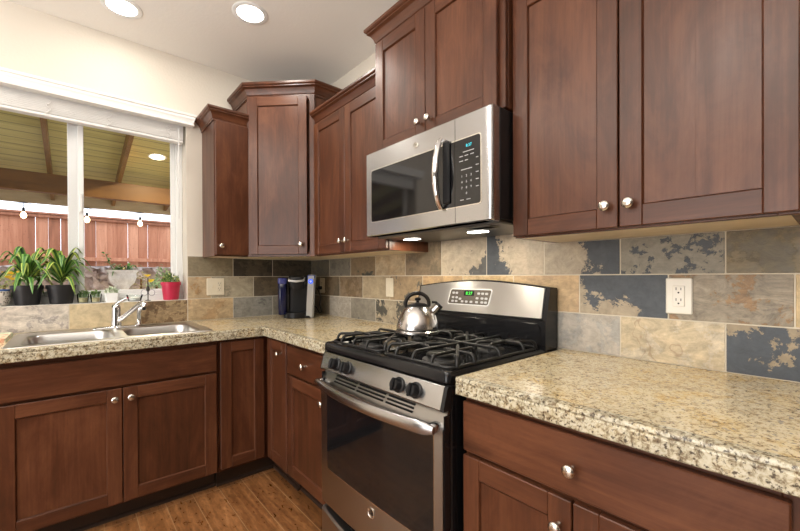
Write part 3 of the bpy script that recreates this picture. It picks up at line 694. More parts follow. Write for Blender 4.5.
m = MB(); pts = []
for i in range(17):
    t = i / 16; pts.append((.497 - .004 * t, fy - .010 - .034 * math.sin(PI * t) ** .6, 1.728 - .262 * t))
m.tube(pts, [.0085 + .0035 * math.sin(PI * i / 16) for i in range(17)], 12, flat=1.25); m.build('handle', CHROME, MD, angle=60)
m = MB(); m.box(.500, fy - .012, 1.480, .535, fy - .001, 1.716, .006); m.build('handle_recess', BLACKP, MD)
m = MB(); m.box(.012, -.375, ZB - .006, .712, -.02, ZB + .008, .004); GM = m.build('vent_plate', simple('vent_plate_grey', (.12, .115, .11), .4, .5), Wv)
for lx in (.093, .499):
    m = MB(); m.prism([(a + lx, b - .222) for a, b in rrect(.085, .05, .012, 4)], ZB - .0085, ZB - .004); o = m.build('task_lamp', LAMP, Wv)
    l = bpy.data.lights.new('task_lamp_light', 'AREA'); l.shape = 'RECTANGLE'; l.size = .08; l.size_y = .045; l.energy = 1.2; l.color = (1, .88, .68)
    lo = bpy.data.objects.new('task_lamp_light', l); COL.objects.link(lo); lo.parent = Wv; lo.location = (lx, -.222, ZB - .012)
m = MB(); m.box(.55, -.36, ZB - .010, .66, -.30, ZB - .005, .002); m.build('grease_filter', STEELD, Wv)

# ------------------------------------------------------------------ kettle
K_ = thing('tea_kettle', 'shiny stainless whistling kettle with black arched handle on the back grate', 'kettle', (-.382, -1.680, .9635), -.71)
m = MB(); m.T = Matrix.Diagonal((1, 1, .95, 1)); m.lathe([(.070, 0), (.090, .002), (.095, .008), (.095, .016), (.091, .020), (.0925, .026), (.091, .038), (.085, .062), (.075, .086), (.063, .107), (.052, .121), (.045, .127), (.041, .128)], seg=48)
m.build('body', simple('polished_steel', (.60, .58, .56), .22, 1), K_, angle=30)
m = MB(); m.T = Matrix.Diagonal((1, 1, .95, 1)); m.lathe([(.042, .127), (.042, .130), (.030, .137), (.010, .140), (.006, .141), (.006, .148), (.013, .152), (.014, .158), (.009, .163), (.0004, .164)], seg=32); m.build('lid', BLACKP, K_, angle=40)
m = MB(); pts = []
for i in range(21):
    a = math.radians(205 - 232 * i / 20); pts.append((.050 * math.cos(a) - .002, 0, .129 + .045 * math.sin(a)))
m.tube(pts, [.0085] * 21, 12, flat=1.5, upv=(1, 0, 0)); m.build('handle', simple('bronze_black_plastic', (.012, .010, .009), .35, spec=.25), K_, angle=60)
m = MB(); m.T = Matrix.Diagonal((1, 1, .95, 1)); m.tube([(.052, 0, .086), (.074, 0, .106), (.089, 0, .124)], [.024, .019, .0165], 18); m.build('spout', simple('polished_steel_spout', (.70, .68, .65), .17, 1), K_, angle=50)
m = MB(); m.T = Matrix.Diagonal((1, 1, .95, 1)); m.tube([(.087, 0, .122), (.095, 0, .131)], [.0185, .017], 18); m.tube([(.093, 0, .129), (.078, 0, .142), (.060, 0, .142)], [.005, .005, .006], 8); m.build('whistle_cap', BLACKP, K_, angle=50)

# ------------------------------------------------------------------ coffee maker
C_ = thing('coffee_maker', 'black and silver single-cup coffee maker with blue water tank in the counter corner', 'coffee maker', (-.232, -.242, CT), -.50)
SILV = simple('silver_plastic', (.60, .61, .62), .28, .55)
m = MB(); m.loft([[(a, b, z) for a, b in rrect(w, d, .03, 5, cx, cy)] for w, d, cx, cy, z in ((.20, .215, .0, -.0, 0), (.206, .222, 0, 0, .006), (.20, .215, 0, 0, .026))])
m.loft([[(a * .078 - .012, -.075 + b * .062, z) for a, b in [(math.cos(2 * PI * q / 24), math.sin(2 * PI * q / 24)) for q in range(24)]] for z in (.004, .036, .040)]); m.build('base', BLACKP, C_, angle=35)
m = MB(); m.loft([[(a, b, z) for a, b in rrect(w, d, .025, 5, .0, cy)] for w, d, cy, z in ((.150, .125, .045, .026), (.148, .125, .045, .20), (.150, .14, .035, .29), (.14, .13, .035, .303))]); m.build('tower', BLACKP, C_, angle=35)
m = MB(); m.loft([[(a, b, z) for a, b in rrect(w, d, .03, 6, -.012, cy)] for w, d, cy, z in ((.085, .095, -.055, .205), (.105, .125, -.045, .235), (.112, .15, -.035, .272), (.108, .15, -.03, .292), (.08, .12, -.02, .302))]); m.build('brew_head', BLACKP, C_, angle=35)
m = MB(); m.tube([(-.062, -.060, .285), (-.062, -.112, .268), (-.012, -.124, .262), (.038, -.112, .268), (.038, -.060, .285)], .0085, 10); m.build('lift_handle', SILV, C_, angle=60)
TANK = glassmat('blue_water_tank', (.10, .16, .42), rough=.05)
m = MB(); m.loft([[(a, b, z) for a, b in rrect(w, d, .02, 5, -.112, .01)] for w, d, z in ((.055, .15, .022), (.062, .16, .03), (.062, .16, .24), (.060, .156, .245))]); m.build('water_tank', simple('blue_tank_plastic', (.006, .008, .040), .10), C_, angle=35)
m = MB(); m.loft([[(a, b, z) for a, b in rrect(w, d, .02, 5, -.112, .01)] for w, d, z in ((.064, .162, .245), (.066, .164, .25), (.066, .164, .282), (.056, .15, .288))]); m.build('tank_lid', simple('blue_lid_plastic', (.05, .055, .20), .25), C_, angle=35)
m = MB(); P0 = [(.058, -.128), (.100, -.128), (.112, -.11), (.112, .105), (.058, .105)]
m.loft([[(a + sh, b + by, z) for a, b in P0] for z, sh, by in ((.004, -.004, .02), (.10, .0, .012), (.30, .012, .0), (.309, .014, .006))]); SPn = m.build('side_panel', SILV, C_, angle=30)
m = MB(); m.lathe([(.0165, .003), (.0165, -.004), (.014, -.0055), (.0003, -.0055)], (.088, -.128, .262), 'y', 24); m.build('power_button', BLUE, C_)
m = MB(); m.lathe([(.0075, -.004), (.0075, -.007), (.0003, -.007)], (.088, -.128, .262), 'y', 16); m.build('button_cap', WHITE, C_)
m = MB(); m.box(.066, -.127, .284, .118, -.116, .306, .003); m.build('display_strip', simple('blue_strip', (.03, .09, .42), .2), C_)
m = MB(); m.tube([(.06, .095, .10), (.125, .105, .06), (.150, .085, .015), (.165, .05, .03), (.150, .03, .085), (.160, .06, .14), (.140, .10, .19), (.128, .120, .2085)], .0045, 8); m.build('power_cord', BLACKP, C_, angle=60)

# ------------------------------------------------------------------ outlets and switches
def plate(name, label, loc, rz, kind, mat, w=.072, h=.117, group=None):
    o = thing(name, label, 'outlet' if 'outlet' in name else 'switch', loc, rz)
    m = MB(); m.box(-w / 2, -.006, -h / 2, w / 2, 0, h / 2, .003); m.build('cover_plate', mat, o)
    def duplex(cx):
        q = MB(); q.box(cx - .0165, -.0085, -.034, cx + .0165, -.004, .034, .002); f = q.build('receptacle', mat, o)
        q = MB()
        for zc in (-.0175, .0175):
            q.box(cx - .0075, -.0092, zc + .002, cx - .0055, -.008, zc + .011); q.box(cx + .0055, -.0092, zc + .002, cx + .0075, -.008, zc + .010); q.lathe([(.0028, -.0092), (.0028, -.008)], (cx, 0, zc - .006), 'y', 10)
        q.build('slots', SLOT, f, smooth=False)
    def toggle(cx):
        q = MB(); q.box(cx - .006, -.0075, -.013, cx + .006, -.004, .013, .001); f = q.build('switch_frame', mat, o)
        q = MB(); q.box(cx - .004, -.017, .0, cx + .004, -.006, .009, .0015); q.build('toggle', mat, f)
    if kind == 'duplex': duplex(0)
    elif kind == 'toggle': toggle(0)
    elif kind == 'rocker':
        q = MB(); q.box(-.0165, -.009, -.034, .0165, -.004, .034, .002); q.build('rocker', mat, o)
    elif kind == 'combo': toggle(-.023); duplex(.023)
    for zc in ((-.048, .048) if kind != 'combo' else ()):
        q = MB(); q.lathe([(.0032, -.0072), (.0028, -.006)], (0, 0, zc), 'y', 10); q.build('screw', mat, o)
    return o
WHO = simple('white_outlet_plastic', (.78, .74, .66), .32)
plate('wall_outlet', 'white double outlet on dark slate right of the range', (-.0095, -2.522, 1.1415), RA, 'duplex', WHO)
plate('wall_switch', 'ivory rocker switch plate on the tiles left of the kettle', (-.0095, -1.0365, 1.1405), RA, 'rocker', IVORY)
O2 = plate('wall_outlet', 'ivory outlet with a plug in it behind the coffee maker', (-.0095, -.199, 1.1405), RA, 'duplex', IVORY)
m = MB(); m.box(-.013, -.036, -.031, .013, -.0095, -.004, .005); m.build('plug', BLACKP, O2)
plate('wall_switch', 'ivory two-gang plate with switch and outlet beside the window', (-.745, -.0095, 1.1425), 0, 'combo', IVORY, .115, .119)

# ------------------------------------------------------------------ sink and taps
SK = thing('sink', 'double-bowl stainless drop-in sink set into the granite under the window', 'sink', (-1.32, -.33, CT))
bx = [(-.1925 - .0, .345), (.1925, .345)]
bm = bmesh.new()
def eloop(pts):
    vs = [bm.verts.new(p) for p in pts]; return vs, [bm.edges.new((vs[i], vs[(i + 1) % len(vs)])) for i in range(len(vs))]
zr = .0045
ov, oe = eloop([(a, b, zr) for a, b in rrect(.812, .535, .028, 5)])
E_ = list(oe); bowls = []
for cx, w in bx:
    bv, be = eloop([(a, b, zr) for a, b in rrect(w, .385, .065, 7, cx, -.045)]); E_ += be; bowls.append((cx, w, bv))
bmesh.ops.triangle_fill(bm, use_beauty=True, edges=E_)
def ringnext(vs, pts):
    nv_ = [bm.verts.new(p) for p in pts]
    for i in range(len(vs)): bm.faces.new((vs[i], vs[(i + 1) % len(vs)], nv_[(i + 1) % len(vs)], nv_[i]))
    return nv_
r1 = ringnext(ov, [(a, b, zr - .0015) for a, b in rrect(.818, .541, .031, 5)]); ringnext(r1, [(a, b, .0002) for a, b in rrect(.822, .545, .033, 5)])
for cx, w, bv in bowls:
    cur = bv
    for (s_, z) in ((-.006, zr - .002), (-.012, -.008), (-.018, -.06), (-.026, -.135), (-.040, -.158), (-.07, -.170)):
        cur = ringnext(cur, [(a, b, z) for a, b in rrect(w + 2 * s_, .385 + 2 * s_, max(.03, .065 + s_ * .3), 7, cx, -.045)])
    cur = ringnext(cur, [(.045 * math.cos(q) + cx, .045 * math.sin(q) - .045, -.174) for q in [math.atan2(v_.co.y + .045, v_.co.x - cx) for v_ in cur]])
    bm.faces.new(cur)
bmesh.ops.recalc_face_normals(bm, faces=bm.faces)
me = bpy.data.meshes.new('basin'); bm.to_mesh(me); bm.free(); me.materials.append(SINKM); me.polygons.foreach_set('use_smooth', [True] * len(me.polygons)); me.set_sharp_from_angle(angle=math.radians(40))
bo = bpy.data.objects.new('basin', me); COL.objects.link(bo); bo.parent = SK
for cx, w in bx: MB().lathe([(.042, -.1735), (.040, -.1715), (.030, -.1715), (.024, -.173), (.0004, -.173)], (cx, -.045, 0), seg=24).build('drain', CHROME, SK)
FC = thing('kitchen_faucet', 'chrome single-lever faucet standing on the sink deck', 'faucet', (-1.312, -.112, CT + .0046))
m = MB(); m.loft([[(a, b, z) for a, b in rrect(w, d, d / 2 - .001, 6)] for w, d, z in ((.235, .060, 0), (.235, .060, .004), (.215, .046, .010))]); m.build('deck_plate', CHROME, FC, angle=50)
m = MB(); m.lathe([(.027, .008), (.0265, .03), (.024, .045), (.0225, .10), (.0225, .118), (.019, .130), (.010, .137), (.0004, .138)], (0, 0, 0), seg=28); m.build('body', CHROME, FC, angle=40)
m = MB(); pts = [(.0, -.005, .035), (.035, -.03, .063), (.072, -.065, .102), (.098, -.090, .130), (.112, -.104, .140), (.122, -.114, .137), (.126, -.118, .122)]; m.tube(pts, [.014, .014, .0125, .0125, .0135, .0145, .014], 14); m.build('spout', CHROME, FC, angle=60)
m = MB(); m.tube([(-.004, .0, .126), (.012, -.008, .147), (.035, -.02, .163), (.052, -.03, .172)], [.010, .0085, .0075, .006], 10, flat=1.4); m.build('lever', CHROME, FC, angle=60)
SPY = thing('side_sprayer', 'small chrome side sprayer with black tip right of the faucet', 'sprayer', (-1.200, -.085, CT + .0105))
m = MB(); m.lathe([(.022, 0), (.021, .006), (.016, .012), (.0145, .03), (.014, .034)], seg=22); m.build('holder', CHROME, SPY, angle=40)
m = MB(); m.tube([(0, 0, .03), (0, -.001, .066), (.001, -.004, .088), (.008, -.010, .098), (.022, -.016, .101)], [.0125, .0135, .0145, .015, .0145], 16); m.build('spray_handle', CHROME, SPY, angle=60)
m = MB(); m.tube([(.020, -.016, .101), (.033, -.021, .100)], [.0155, .0135], 16); m.build('spray_tip', BLACKP, SPY, angle=50)

# dish towel at the far left of the counter
k = N('towel_print'); v = k.coord('Object', (26, 26, 26)); n_ = k.noise(v, 1, 3, .6)
TOW = k.P(color=k.ramp(n_, [(.40, (.36, .52, .30)), (.47, (.70, .72, .58)), (.56, (.74, .66, .44)), (.64, (.62, .34, .22))]), rough=.9)
m = MB()
for i in range(3): m.loft([[(a, b, z + i * .0055) for a, b in rrect(.060 - i * .002, .30 - i * .004, .008, 3)] for z in (0.0, .005)])
tag(m.build('dish_towel', TOW, loc=(-1.768, -.215, CT + .0005)), 'folded green and cream printed dish towel at the left end of the counter', 'towel')

# ------------------------------------------------------------------ blind
BL = thing('window_blind', 'white horizontal blind raised to the top of the window under a moulded valance', 'blind', (0, 0, 0))
VP = [(0, 2.216), (.052, 2.216), (.054, 2.222), (.050, 2.228), (.052, 2.242), (.055, 2.252), (.058, 2.258), (.058, 2.270), (.064, 2.274), (.066, 2.288), (0, 2.288)]
m = MB(); m.sweep([(o - .02, z) for o, z in VP], [(-2.09, -.002), (-2.09 + .0, -.0021)][:1] + [(-2.085, -.02), (-.914, -.02), (-.914, -.001)][0:3]); m.build('valance', WHITEP, BL, angle=20)
m = MB()
for i in range(20): z = 2.218 - .0048 * i; m.box(-2.035, .012 + .001 * (i % 2), z - .0016, -.935, .060, z + .0016)
m.build('slat_stack', WHITEP, BL, smooth=False)
m = MB(); m.box(-2.035, .010, 2.106, -.935, .062, 2.122, .004); m.build('bottom_rail', WHITEP, BL)
m = MB(); m.box(-2.035, .012, 2.219, -.935, .062, 2.234, .002); m.build('head_rail', WHITEP, BL)
for x in (-1.60, -1.33, -1.02):
    m = MB()
    for j in range(4): m.tube([(x + .004 * ((j % 2) * 2 - 1), .008, 2.20 - .022 * j), (x + .010 * (((j + 1) % 2) * 2 - 1), .004, 2.19 - .022 * j), (x + .004 * (((j + 1) % 2) * 2 - 1), .008, 2.178 - .022 * j)], .0022, 6)
    m.build('ladder_cord', WHITEP, BL)
m = MB(); m.tube([(-.965, -.004, 2.20), (-.965, -.002, 1.60)], .0032, 6); m.build('tilt_wand', simple('clear_wand', (.75, .75, .74), .15), BL)
# ------------------------------------------------------------------ things on the sill
def leafmesh(m, root, az, ln, rise, droop, w, ylim, cols, seg=8):
    pts = []; dx, dy = math.cos(az), math.sin(az)
    for i in range(seg + 1):
        t = i / seg; r = ln * (t - .12 * t * t); z = rise * math.sin(min(1, t * 1.15) * PI * .62) - droop * t ** 2.4
        y = root[1] + dy * r; y = min(y, ylim[1] - .002 * (i % 2)) if ylim[1] is not None else y
        pts.append(Vector((root[0] + dx * r, max(y, ylim[0]), root[2] + z)))
    side0 = Vector((-dy, dx, 0)); tb = []
    for i in range(seg + 1):
        t = i / seg; ww = w * (math.sin(PI * (t * .93 + .07)) ** .7) * (1 - .25 * t)
        d = (pts[min(i + 1, seg)] - pts[max(0, i - 1)]).normalized(); up_v = side0.cross(d); q = []
        for k_ in (-1, -.45, 0, .45, 1):
            p = pts[i] + side0 * (ww / 2 * k_) + up_v * (abs(k_) * ww * .16)
            if ylim[1] is not None: p.y = min(p.y, ylim[1])
            q.append(tuple(p))
        tb.append(q)
    for j in range(4):
        m.cur = {'tint': cols[0] if j in (0, 3) else cols[1]}
        for i in range(seg): m.add([tb[i][j], tb[i][j + 1], tb[i + 1][j + 1], tb[i + 1][j]], [(0, 1, 2, 3)])
k = N('leaf'); ta = k.attr('tint', 'Color'); LEAF = k.P(color=ta, rough=.38, spec=.5, sss=0.0)
SOIL = simple('potting_soil', (.03, .02, .013), .95)
def potted(name, label, cat, loc, r0, r1, h, potmat, build_leaves, group=None):
    o = thing(name, label, cat, loc, 0, group)
    m = MB(); m.lathe([(r1 * .9, 0), (r1, .003), (r0 * .97, h - .022), (r0 * 1.05, h - .022), (r0 * 1.07, h), (r0 * .98, h), (r0 * .92, h - .012), (.001, h - .012)], seg=32); m.build('pot', potmat, o, angle=35)
    m = MB(); m.lathe([(r0 * .93, h - .013), (r0 * .6, h - .009), (.001, h - .007)], seg=24); m.build('soil', SOIL, o)
    m = MB(); build_leaves(m, h); m.build('foliage', LEAF, o, angle=60, recalc=False)
    return o
YG, GN, DG = srgb(168, 188, 84), srgb(62, 112, 46), srgb(38, 82, 42)
def dracaena(seed, n=30, sc=1.0):
    r = random.Random(seed)
    def f(m, h):
        for i in range(n):
            az = 2 * PI * (i * .382) + r.uniform(-.3, .3); inner = i / n
            ln = (.11 + .075 * r.random()) * sc; rise = (.055 + .125 * inner) * sc; dr = (.135 - .07 * inner) * sc * r.uniform(.6, 1.2)
            base_h = h + .01 + .055 * inner
            leafmesh(m, (r.uniform(-.008, .008), r.uniform(-.008, .008), base_h), az, ln, rise, dr, .032 * r.uniform(.8, 1.15), (-.16, .048), (YG if r.random() < .6 else srgb(110, 152, 70), GN if r.random() < .6 else DG))
        m.cur = {'tint': srgb(90, 110, 60)}; m.tube([(0, 0, h - .01), (.002, .001, h + .08)], .008, 8)
    return f
BPOT = simple('black_nursery_pot', (.012, .012, .014), .42)
potted('potted_dracaena', 'striped-leaf plant in black pot at the left end of the sill', 'plant', (-1.692, .052, WZ0 + .0005), .064, .050, .108, BPOT, dracaena(3), None)
potted('potted_dracaena', 'striped-leaf plant in black pot in front of the window divider', 'plant', (-1.552, .052, WZ0 + .0005), .064, .050, .108, BPOT, dracaena(11), None)
def succulent(seed, n, rad, ht, cols):
    r = random.Random(seed)
    def f(m, h):
        for i in range(n):
            a = r.uniform(0, 2 * PI); q = rad * math.sqrt(r.random()); c0 = Vector((q * math.cos(a), q * math.sin(a), h + ht * (1 - (q / rad) ** 2) * r.uniform(.5, 1)))
            col = r.choice(cols); m.cur = {'tint': col}; s = r.uniform(.008, .013); tl = Vector((r.uniform(-1, 1), r.uniform(-1, 1), r.uniform(.2, 1.2))).normalized()
            ax = tl.orthogonal().normalized(); bx_ = tl.cross(ax)
            m.add([tuple(c0), tuple(c0 + tl * s * .8 + ax * s * .6), tuple(c0 + tl * s * 2), tuple(c0 + tl * s * .8 - ax * s * .6), tuple(c0 + tl * s * .9 + bx_ * s * .25)], [(0, 1, 4), (1, 2, 4), (2, 3, 4), (3, 0, 4), (0, 3, 2, 1)])
            m.tube([(c0.x, c0.y, h - .012), tuple(c0)], .0015, 5)
    return f
potted('potted_succulent', 'leafy green succulent in a bright pink-red pot at the right end of the sill', 'plant', (-1.007, .045, WZ0 + .0005), .056, .044, .118, simple('red_pot', srgb(190, 40, 72), .35), succulent(5, 90, .058, .055, [srgb(96, 128, 52), srgb(140, 164, 78), srgb(70, 100, 46), srgb(180, 176, 110)]))
# two small glass cups with cuttings
def cup(loc, label, seed):
    o = thing('glass_cup', label, 'glass cup', loc, 0)
    m = MB(); m.lathe([(.020, 0), (.024, .002), (.029, .052), (.0275, .052), (.0225, .006), (.001, .005)], seg=24); m.build('glass', CLEAR, o, angle=40)
    m = MB(); m.lathe([(.022, .0065), (.025, .030), (.001, .030)], seg=20); m.build('pebbles', simple('pale_pebbles_%d' % seed, srgb(190, 178, 140), .7), o)
    m = MB(); succulent(seed, 22, .022, .02, [srgb(70, 104, 52), srgb(110, 140, 80)])(m, .046); m.build('sprig', LEAF, o, recalc=False)
cup((-1.457, .048, WZ0 + .0005), 'small glass cup with a dark green sprig beside the black pots', 21)
cup((-1.397, .048, WZ0 + .0005), 'small glass cup with green cutting next to the white trough', 22)
# white trough
o = thing('planter_trough', 'low white ceramic trough of pale succulents in the middle of the sill', 'planter', (-1.322, .052, WZ0 + .0005))
m = MB(); m.loft([[(a, b, z) for a, b in rrect(w, d, .01, 4)] for w, d, z in ((.062, .05, 0), (.074, .062, .055), (.068, .056, .055), (.066, .054, .046))]); m.build('trough', simple('white_ceramic', (.80, .80, .79), .25), o, angle=35)
m = MB(); succulent(31, 60, .032, .045, [srgb(206, 214, 190), srgb(176, 194, 158), srgb(230, 232, 220)])(m, .05); m.build('succulents', LEAF, o, recalc=False)
# glass dish with pale stones, near the tap
o = thing('glass_dish', 'low clear glass dish standing on the sill behind the faucet', 'dish', (-1.205, .058, WZ0 + .0005))
m = MB(); m.lathe([(.030, 0), (.034, .002), (.045, .040), (.0435, .040), (.032, .005), (.001, .004)], seg=28); m.build('bowl', CLEAR, o, angle=40)
m = MB(); m.lathe([(.031, .006), (.036, .022), (.02, .026), (.001, .028)], seg=20); m.build('pale_stones', simple('white_stones', (.80, .80, .80), .5), o)
# dark metal ornament
o = tag(bpy.data.objects.new('garden_ornament', None), 'slender dark metal ornament with small wings left of the red pot', 'ornament'); COL.objects.link(o); o.location = (-1.137, .03, WZ0)
m = MB(); m.lathe([(.016, .0005), (.016, .003), (.004, .006), (.0025, .012)], seg=16); m.tube([(0, 0, .01), (0, 0, .145)], .0028, 8); m.lathe([(.003, .060), (.011, .070), (.008, .086), (.003, .098)], seg=12); m.build('stem', SLOT, o, angle=40)
for sg in (-1, 1):
    m = MB(); ring = [(sg * (.020 + .017 * math.cos(a)), 0, .052 + .020 * math.sin(a)) for a in [2 * PI * q / 16 for q in range(17)]]; m.tube(ring, .0016, 6); m.build('wing', simple('grey_wire_%d' % (sg + 1), (.30, .29, .34), .3, .8), o)
# speckled round pot at the picture's left edge
k = N('speckled_ceramic'); v = k.coord('Object'); vo = k.n('TexVoronoi'); k.t.links.new(v, vo.inputs['Vector']); vo.inputs['Scale'].default_value = 90
SPK = k.P(color=k.ramp(vo.outputs['Distance'], [(.25, (.10, .08, .06)), (.42, (.58, .54, .48))]), rough=.35)
o = thing('ceramic_pot', 'round speckled pot with a blue rim left of the black pots', 'pot', (-1.802, .05, WZ0 + .0005))
MB().lathe([(.025, 0), (.035, .004), (.048, .03), (.050, .055), (.044, .082), (.040, .082), (.044, .06), (.001, .055)], seg=28).build('pot', SPK, o, angle=40)
MB().lathe([(.0445, .080), (.0465, .084), (.0445, .088), (.0395, .084)], seg=28).build('rim', simple('blue_glaze', (.05, .12, .34), .2), o)
# ------------------------------------------------------------------ ceiling lights
spots = [((-1.292, -.332), 'round white recessed ceiling light above the window, left of the pair'), ((-.748, -.728), 'round white recessed ceiling light nearer the corner cabinet, right of the pair'),
         ((-2.45, -1.05), None), ((-2.35, -2.45), None), ((-3.7, -1.2), None), ((-3.7, -3.2), None)]  # the two farthest left are unseen extras, added to light the room
for (x, y), lb in spots:
    o = thing('recessed_ceiling_light', lb or 'round white recessed light in the unseen ceiling of the room behind the camera', 'ceiling light', (x, y, CEIL), 0, None if lb else 'recessed lights behind the camera')
    m = MB(); m.lathe([(.070, .0), (.070, -.004), (.088, -.006), (.094, -.003), (.094, -.0002)], seg=36, caps=False); m.lathe([(.070, -.004), (.069, -.0004)], seg=36, caps=False); m.build('trim_ring', WHITE, o, angle=40)
    m = MB(); m.lathe([(.0698, -.002), (.066, -.0045), (.001, -.0052)], seg=32); m.build('lens', LAMP, o, angle=60)
    l = bpy.data.lights.new('can_light', 'AREA'); l.shape = 'DISK'; l.size = .13; l.energy = CAN_POWER * ((.28 if y > -.5 else .75) if lb else 1.25); l.color = (1, .94, .86)
    lo = bpy.data.objects.new('can_light', l); COL.objects.link(lo); lo.parent = o; lo.location = (0, 0, -.012)

# ------------------------------------------------------------------ outside
def stains(name, cols, sc, rough=.8, bs=.3, d=.02):
    k = N(name); v = k.coord('Object'); a = k.noise(v, sc, 6, .65, .5); return k.P(color=k.ramp(a, [(.3 + .4 * i / (len(cols) - 1), c) for i, c in enumerate(cols)]), rough=rough, normal=k.bump(a, bs, d))
CONC = stains('patio_concrete', [(.30, .28, .25), (.42, .40, .37)], 3); ROCK = stains('field_stone', [(.30, .21, .17), (.52, .40, .34), (.70, .60, .55)], 7, .85, .8, .05); CAP = stains('pale_capstone', [(.52, .50, .50), (.68, .66, .66)], 6)
struct('ground_outside', MB().box(-7, .16, -.25, 5, 9, -.02), CONC)
k = N('patio_boards'); v = k.coord('Object'); sp_ = k.n('SeparateXYZ'); k.t.links.new(v, sp_.inputs[0]); fr_ = k.math('FRACT', k.math('MULTIPLY', sp_.outputs[1], 6.4))
gr_ = k.ramp(fr_, [(.0, 0.0), (.05, 1.0), (.95, 1.0), (1.0, 0.0)]); nz = k.noise(k.coord('Object', (1.2, 18, 6)), 1, 4, .6)
PB = k.P(color=k.mix(gr_, (.06, .045, .02), k.ramp(nz, [(.3, (.46, .385, .13)), (.7, (.64, .55, .21))])), rough=.6, normal=k.bump(gr_, .4, .01))
RAFT = wood('stained_rafter', 'y', (.07, .030, .006), (.19, .088, .016), (.30, .15, .032), .5, False); BEAMM = wood('stained_beam', 'x', (.055, .022, .004), (.13, .056, .011), (.22, .10, .022), .5, False)
FASC = wood('weathered_fascia', 'x', (.26, .18, .09), (.40, .29, .16), (.50, .38, .23), .6, False)
zb_ = lambda y: 2.53 + .16 * (3 - y)
m = MB(); m.add([(-6, .165, zb_(.165)), (4, .165, zb_(.165)), (4, 4.0, zb_(4)), (-6, 4.0, zb_(4)), (-6, .165, zb_(.165) + .05), (4, .165, zb_(.165) + .05), (4, 4.0, zb_(4) + .05), (-6, 4.0, zb_(4) + .05)], [(0, 1, 2, 3), (4, 5, 6, 7), (0, 1, 5, 4), (1, 2, 6, 5), (2, 3, 7, 6), (3, 0, 4, 7)])
struct('patio_roof', m, PB)
x = -1.69 - .64 * 4
while x < 2.6:
    m = MB(); m.seed = rs(); a = .019
    m.loft([[(x - a, .17, zb_(.17) - .14), (x + a, .17, zb_(.17) - .14), (x + a, .17, zb_(.17) - .0005), (x - a, .17, zb_(.17) - .0005)], [(x - a, 3.955, zb_(3.955) - .14), (x + a, 3.955, zb_(3.955) - .14), (x + a, 3.955, zb_(3.955) - .0005), (x - a, 3.955, zb_(3.955) - .0005)]])
    struct('patio_rafter_beam', m, RAFT); x += .64
m = MB(); m.seed = 3; m.box(-6, 3.0, 2.178, 4, 3.10, 2.392, .004); struct('patio_beam', m, BEAMM)
m = MB(); m.seed = 5; m.box(-6, 3.957, 2.178, 4, 4.0, 2.372, .003); struct('eave_beam', m, FASC)
o = thing('patio_downlight', 'round warm recessed light in the sloping patio ceiling outside', 'ceiling light', (-.735, 2.39, zb_(2.39) - .001)); o.rotation_euler = (math.atan(-.16), 0, 0)
MB().lathe([(.075, -.004), (.088, -.007), (.094, -.003), (.094, 0)], seg=30, caps=False).build('trim_ring', WHITE, o, angle=40); MB().lathe([(.0755, -.003), (.05, -.006), (.001, -.007)], seg=28).build('lens', WLAMP, o)
l = bpy.data.lights.new('patio_lamp', 'AREA'); l.shape = 'DISK'; l.size = .14; l.energy = 32; l.color = (1, .84, .52); lo = bpy.data.objects.new('patio_lamp', l); COL.objects.link(lo); lo.parent = o; lo.location = (0, 0, -.015)
# fence
k = N('cedar_fence'); off, sd = k.seedvec(); v = k.coord('Object', (16, 16, 1.3), off); a = k.noise(v, 1, 5, .6, 1.0); t_ = k.math('FRACT', k.math('MULTIPLY', sd, 2.71))
vo = k.n('TexVoronoi'); k.t.links.new(k.coord('Object', (7, 7, 3.2), off), vo.inputs['Vector']); kn = k.ramp(vo.outputs['Distance'], [(0, .0), (.10, .3), (.17, 1.0)])
c = k.ramp(k.math('ADD', k.math('MULTIPLY', a, .6), k.math('MULTIPLY', t_, .4)), [(.25, (.20, .07, .032)), (.5, (.40, .155, .08)), (.75, (.60, .29, .17))])
FEN = k.P(color=k.mix(k.math('MULTIPLY', k.math('SUBTRACT', 1.0, kn), .7), c, (.12, .04, .02)), rough=.75)
Fn = thing('cedar_fence', 'reddish cedar board fence behind the patio', 'fence', (0, 5.0, 0))
m = MB(); x = -6.0
while x < 4.0:
    m.seed = rs(); m.box(x, -.011 + RND.uniform(-.002, .002), .9, x + RND.choice((.1405, .1405, .139, .136)), .011, 2.165 + RND.uniform(-.004, .004), .002); x += .141
m.build('board_panel', FEN, Fn)
for z0, z1, nm in ((2.118, 2.160, 'top_rail'), (1.475, 1.535, 'bottom_rail')): m = MB(); m.seed = rs(); m.box(-6, -.052, z0, 4, -.012, z1, .003); m.build(nm, FEN, Fn)
m = MB(); m.seed = rs(); m.box(-6, -.06, 2.166, 4, .04, 2.196, .003); m.build('cap_board', FEN, Fn)
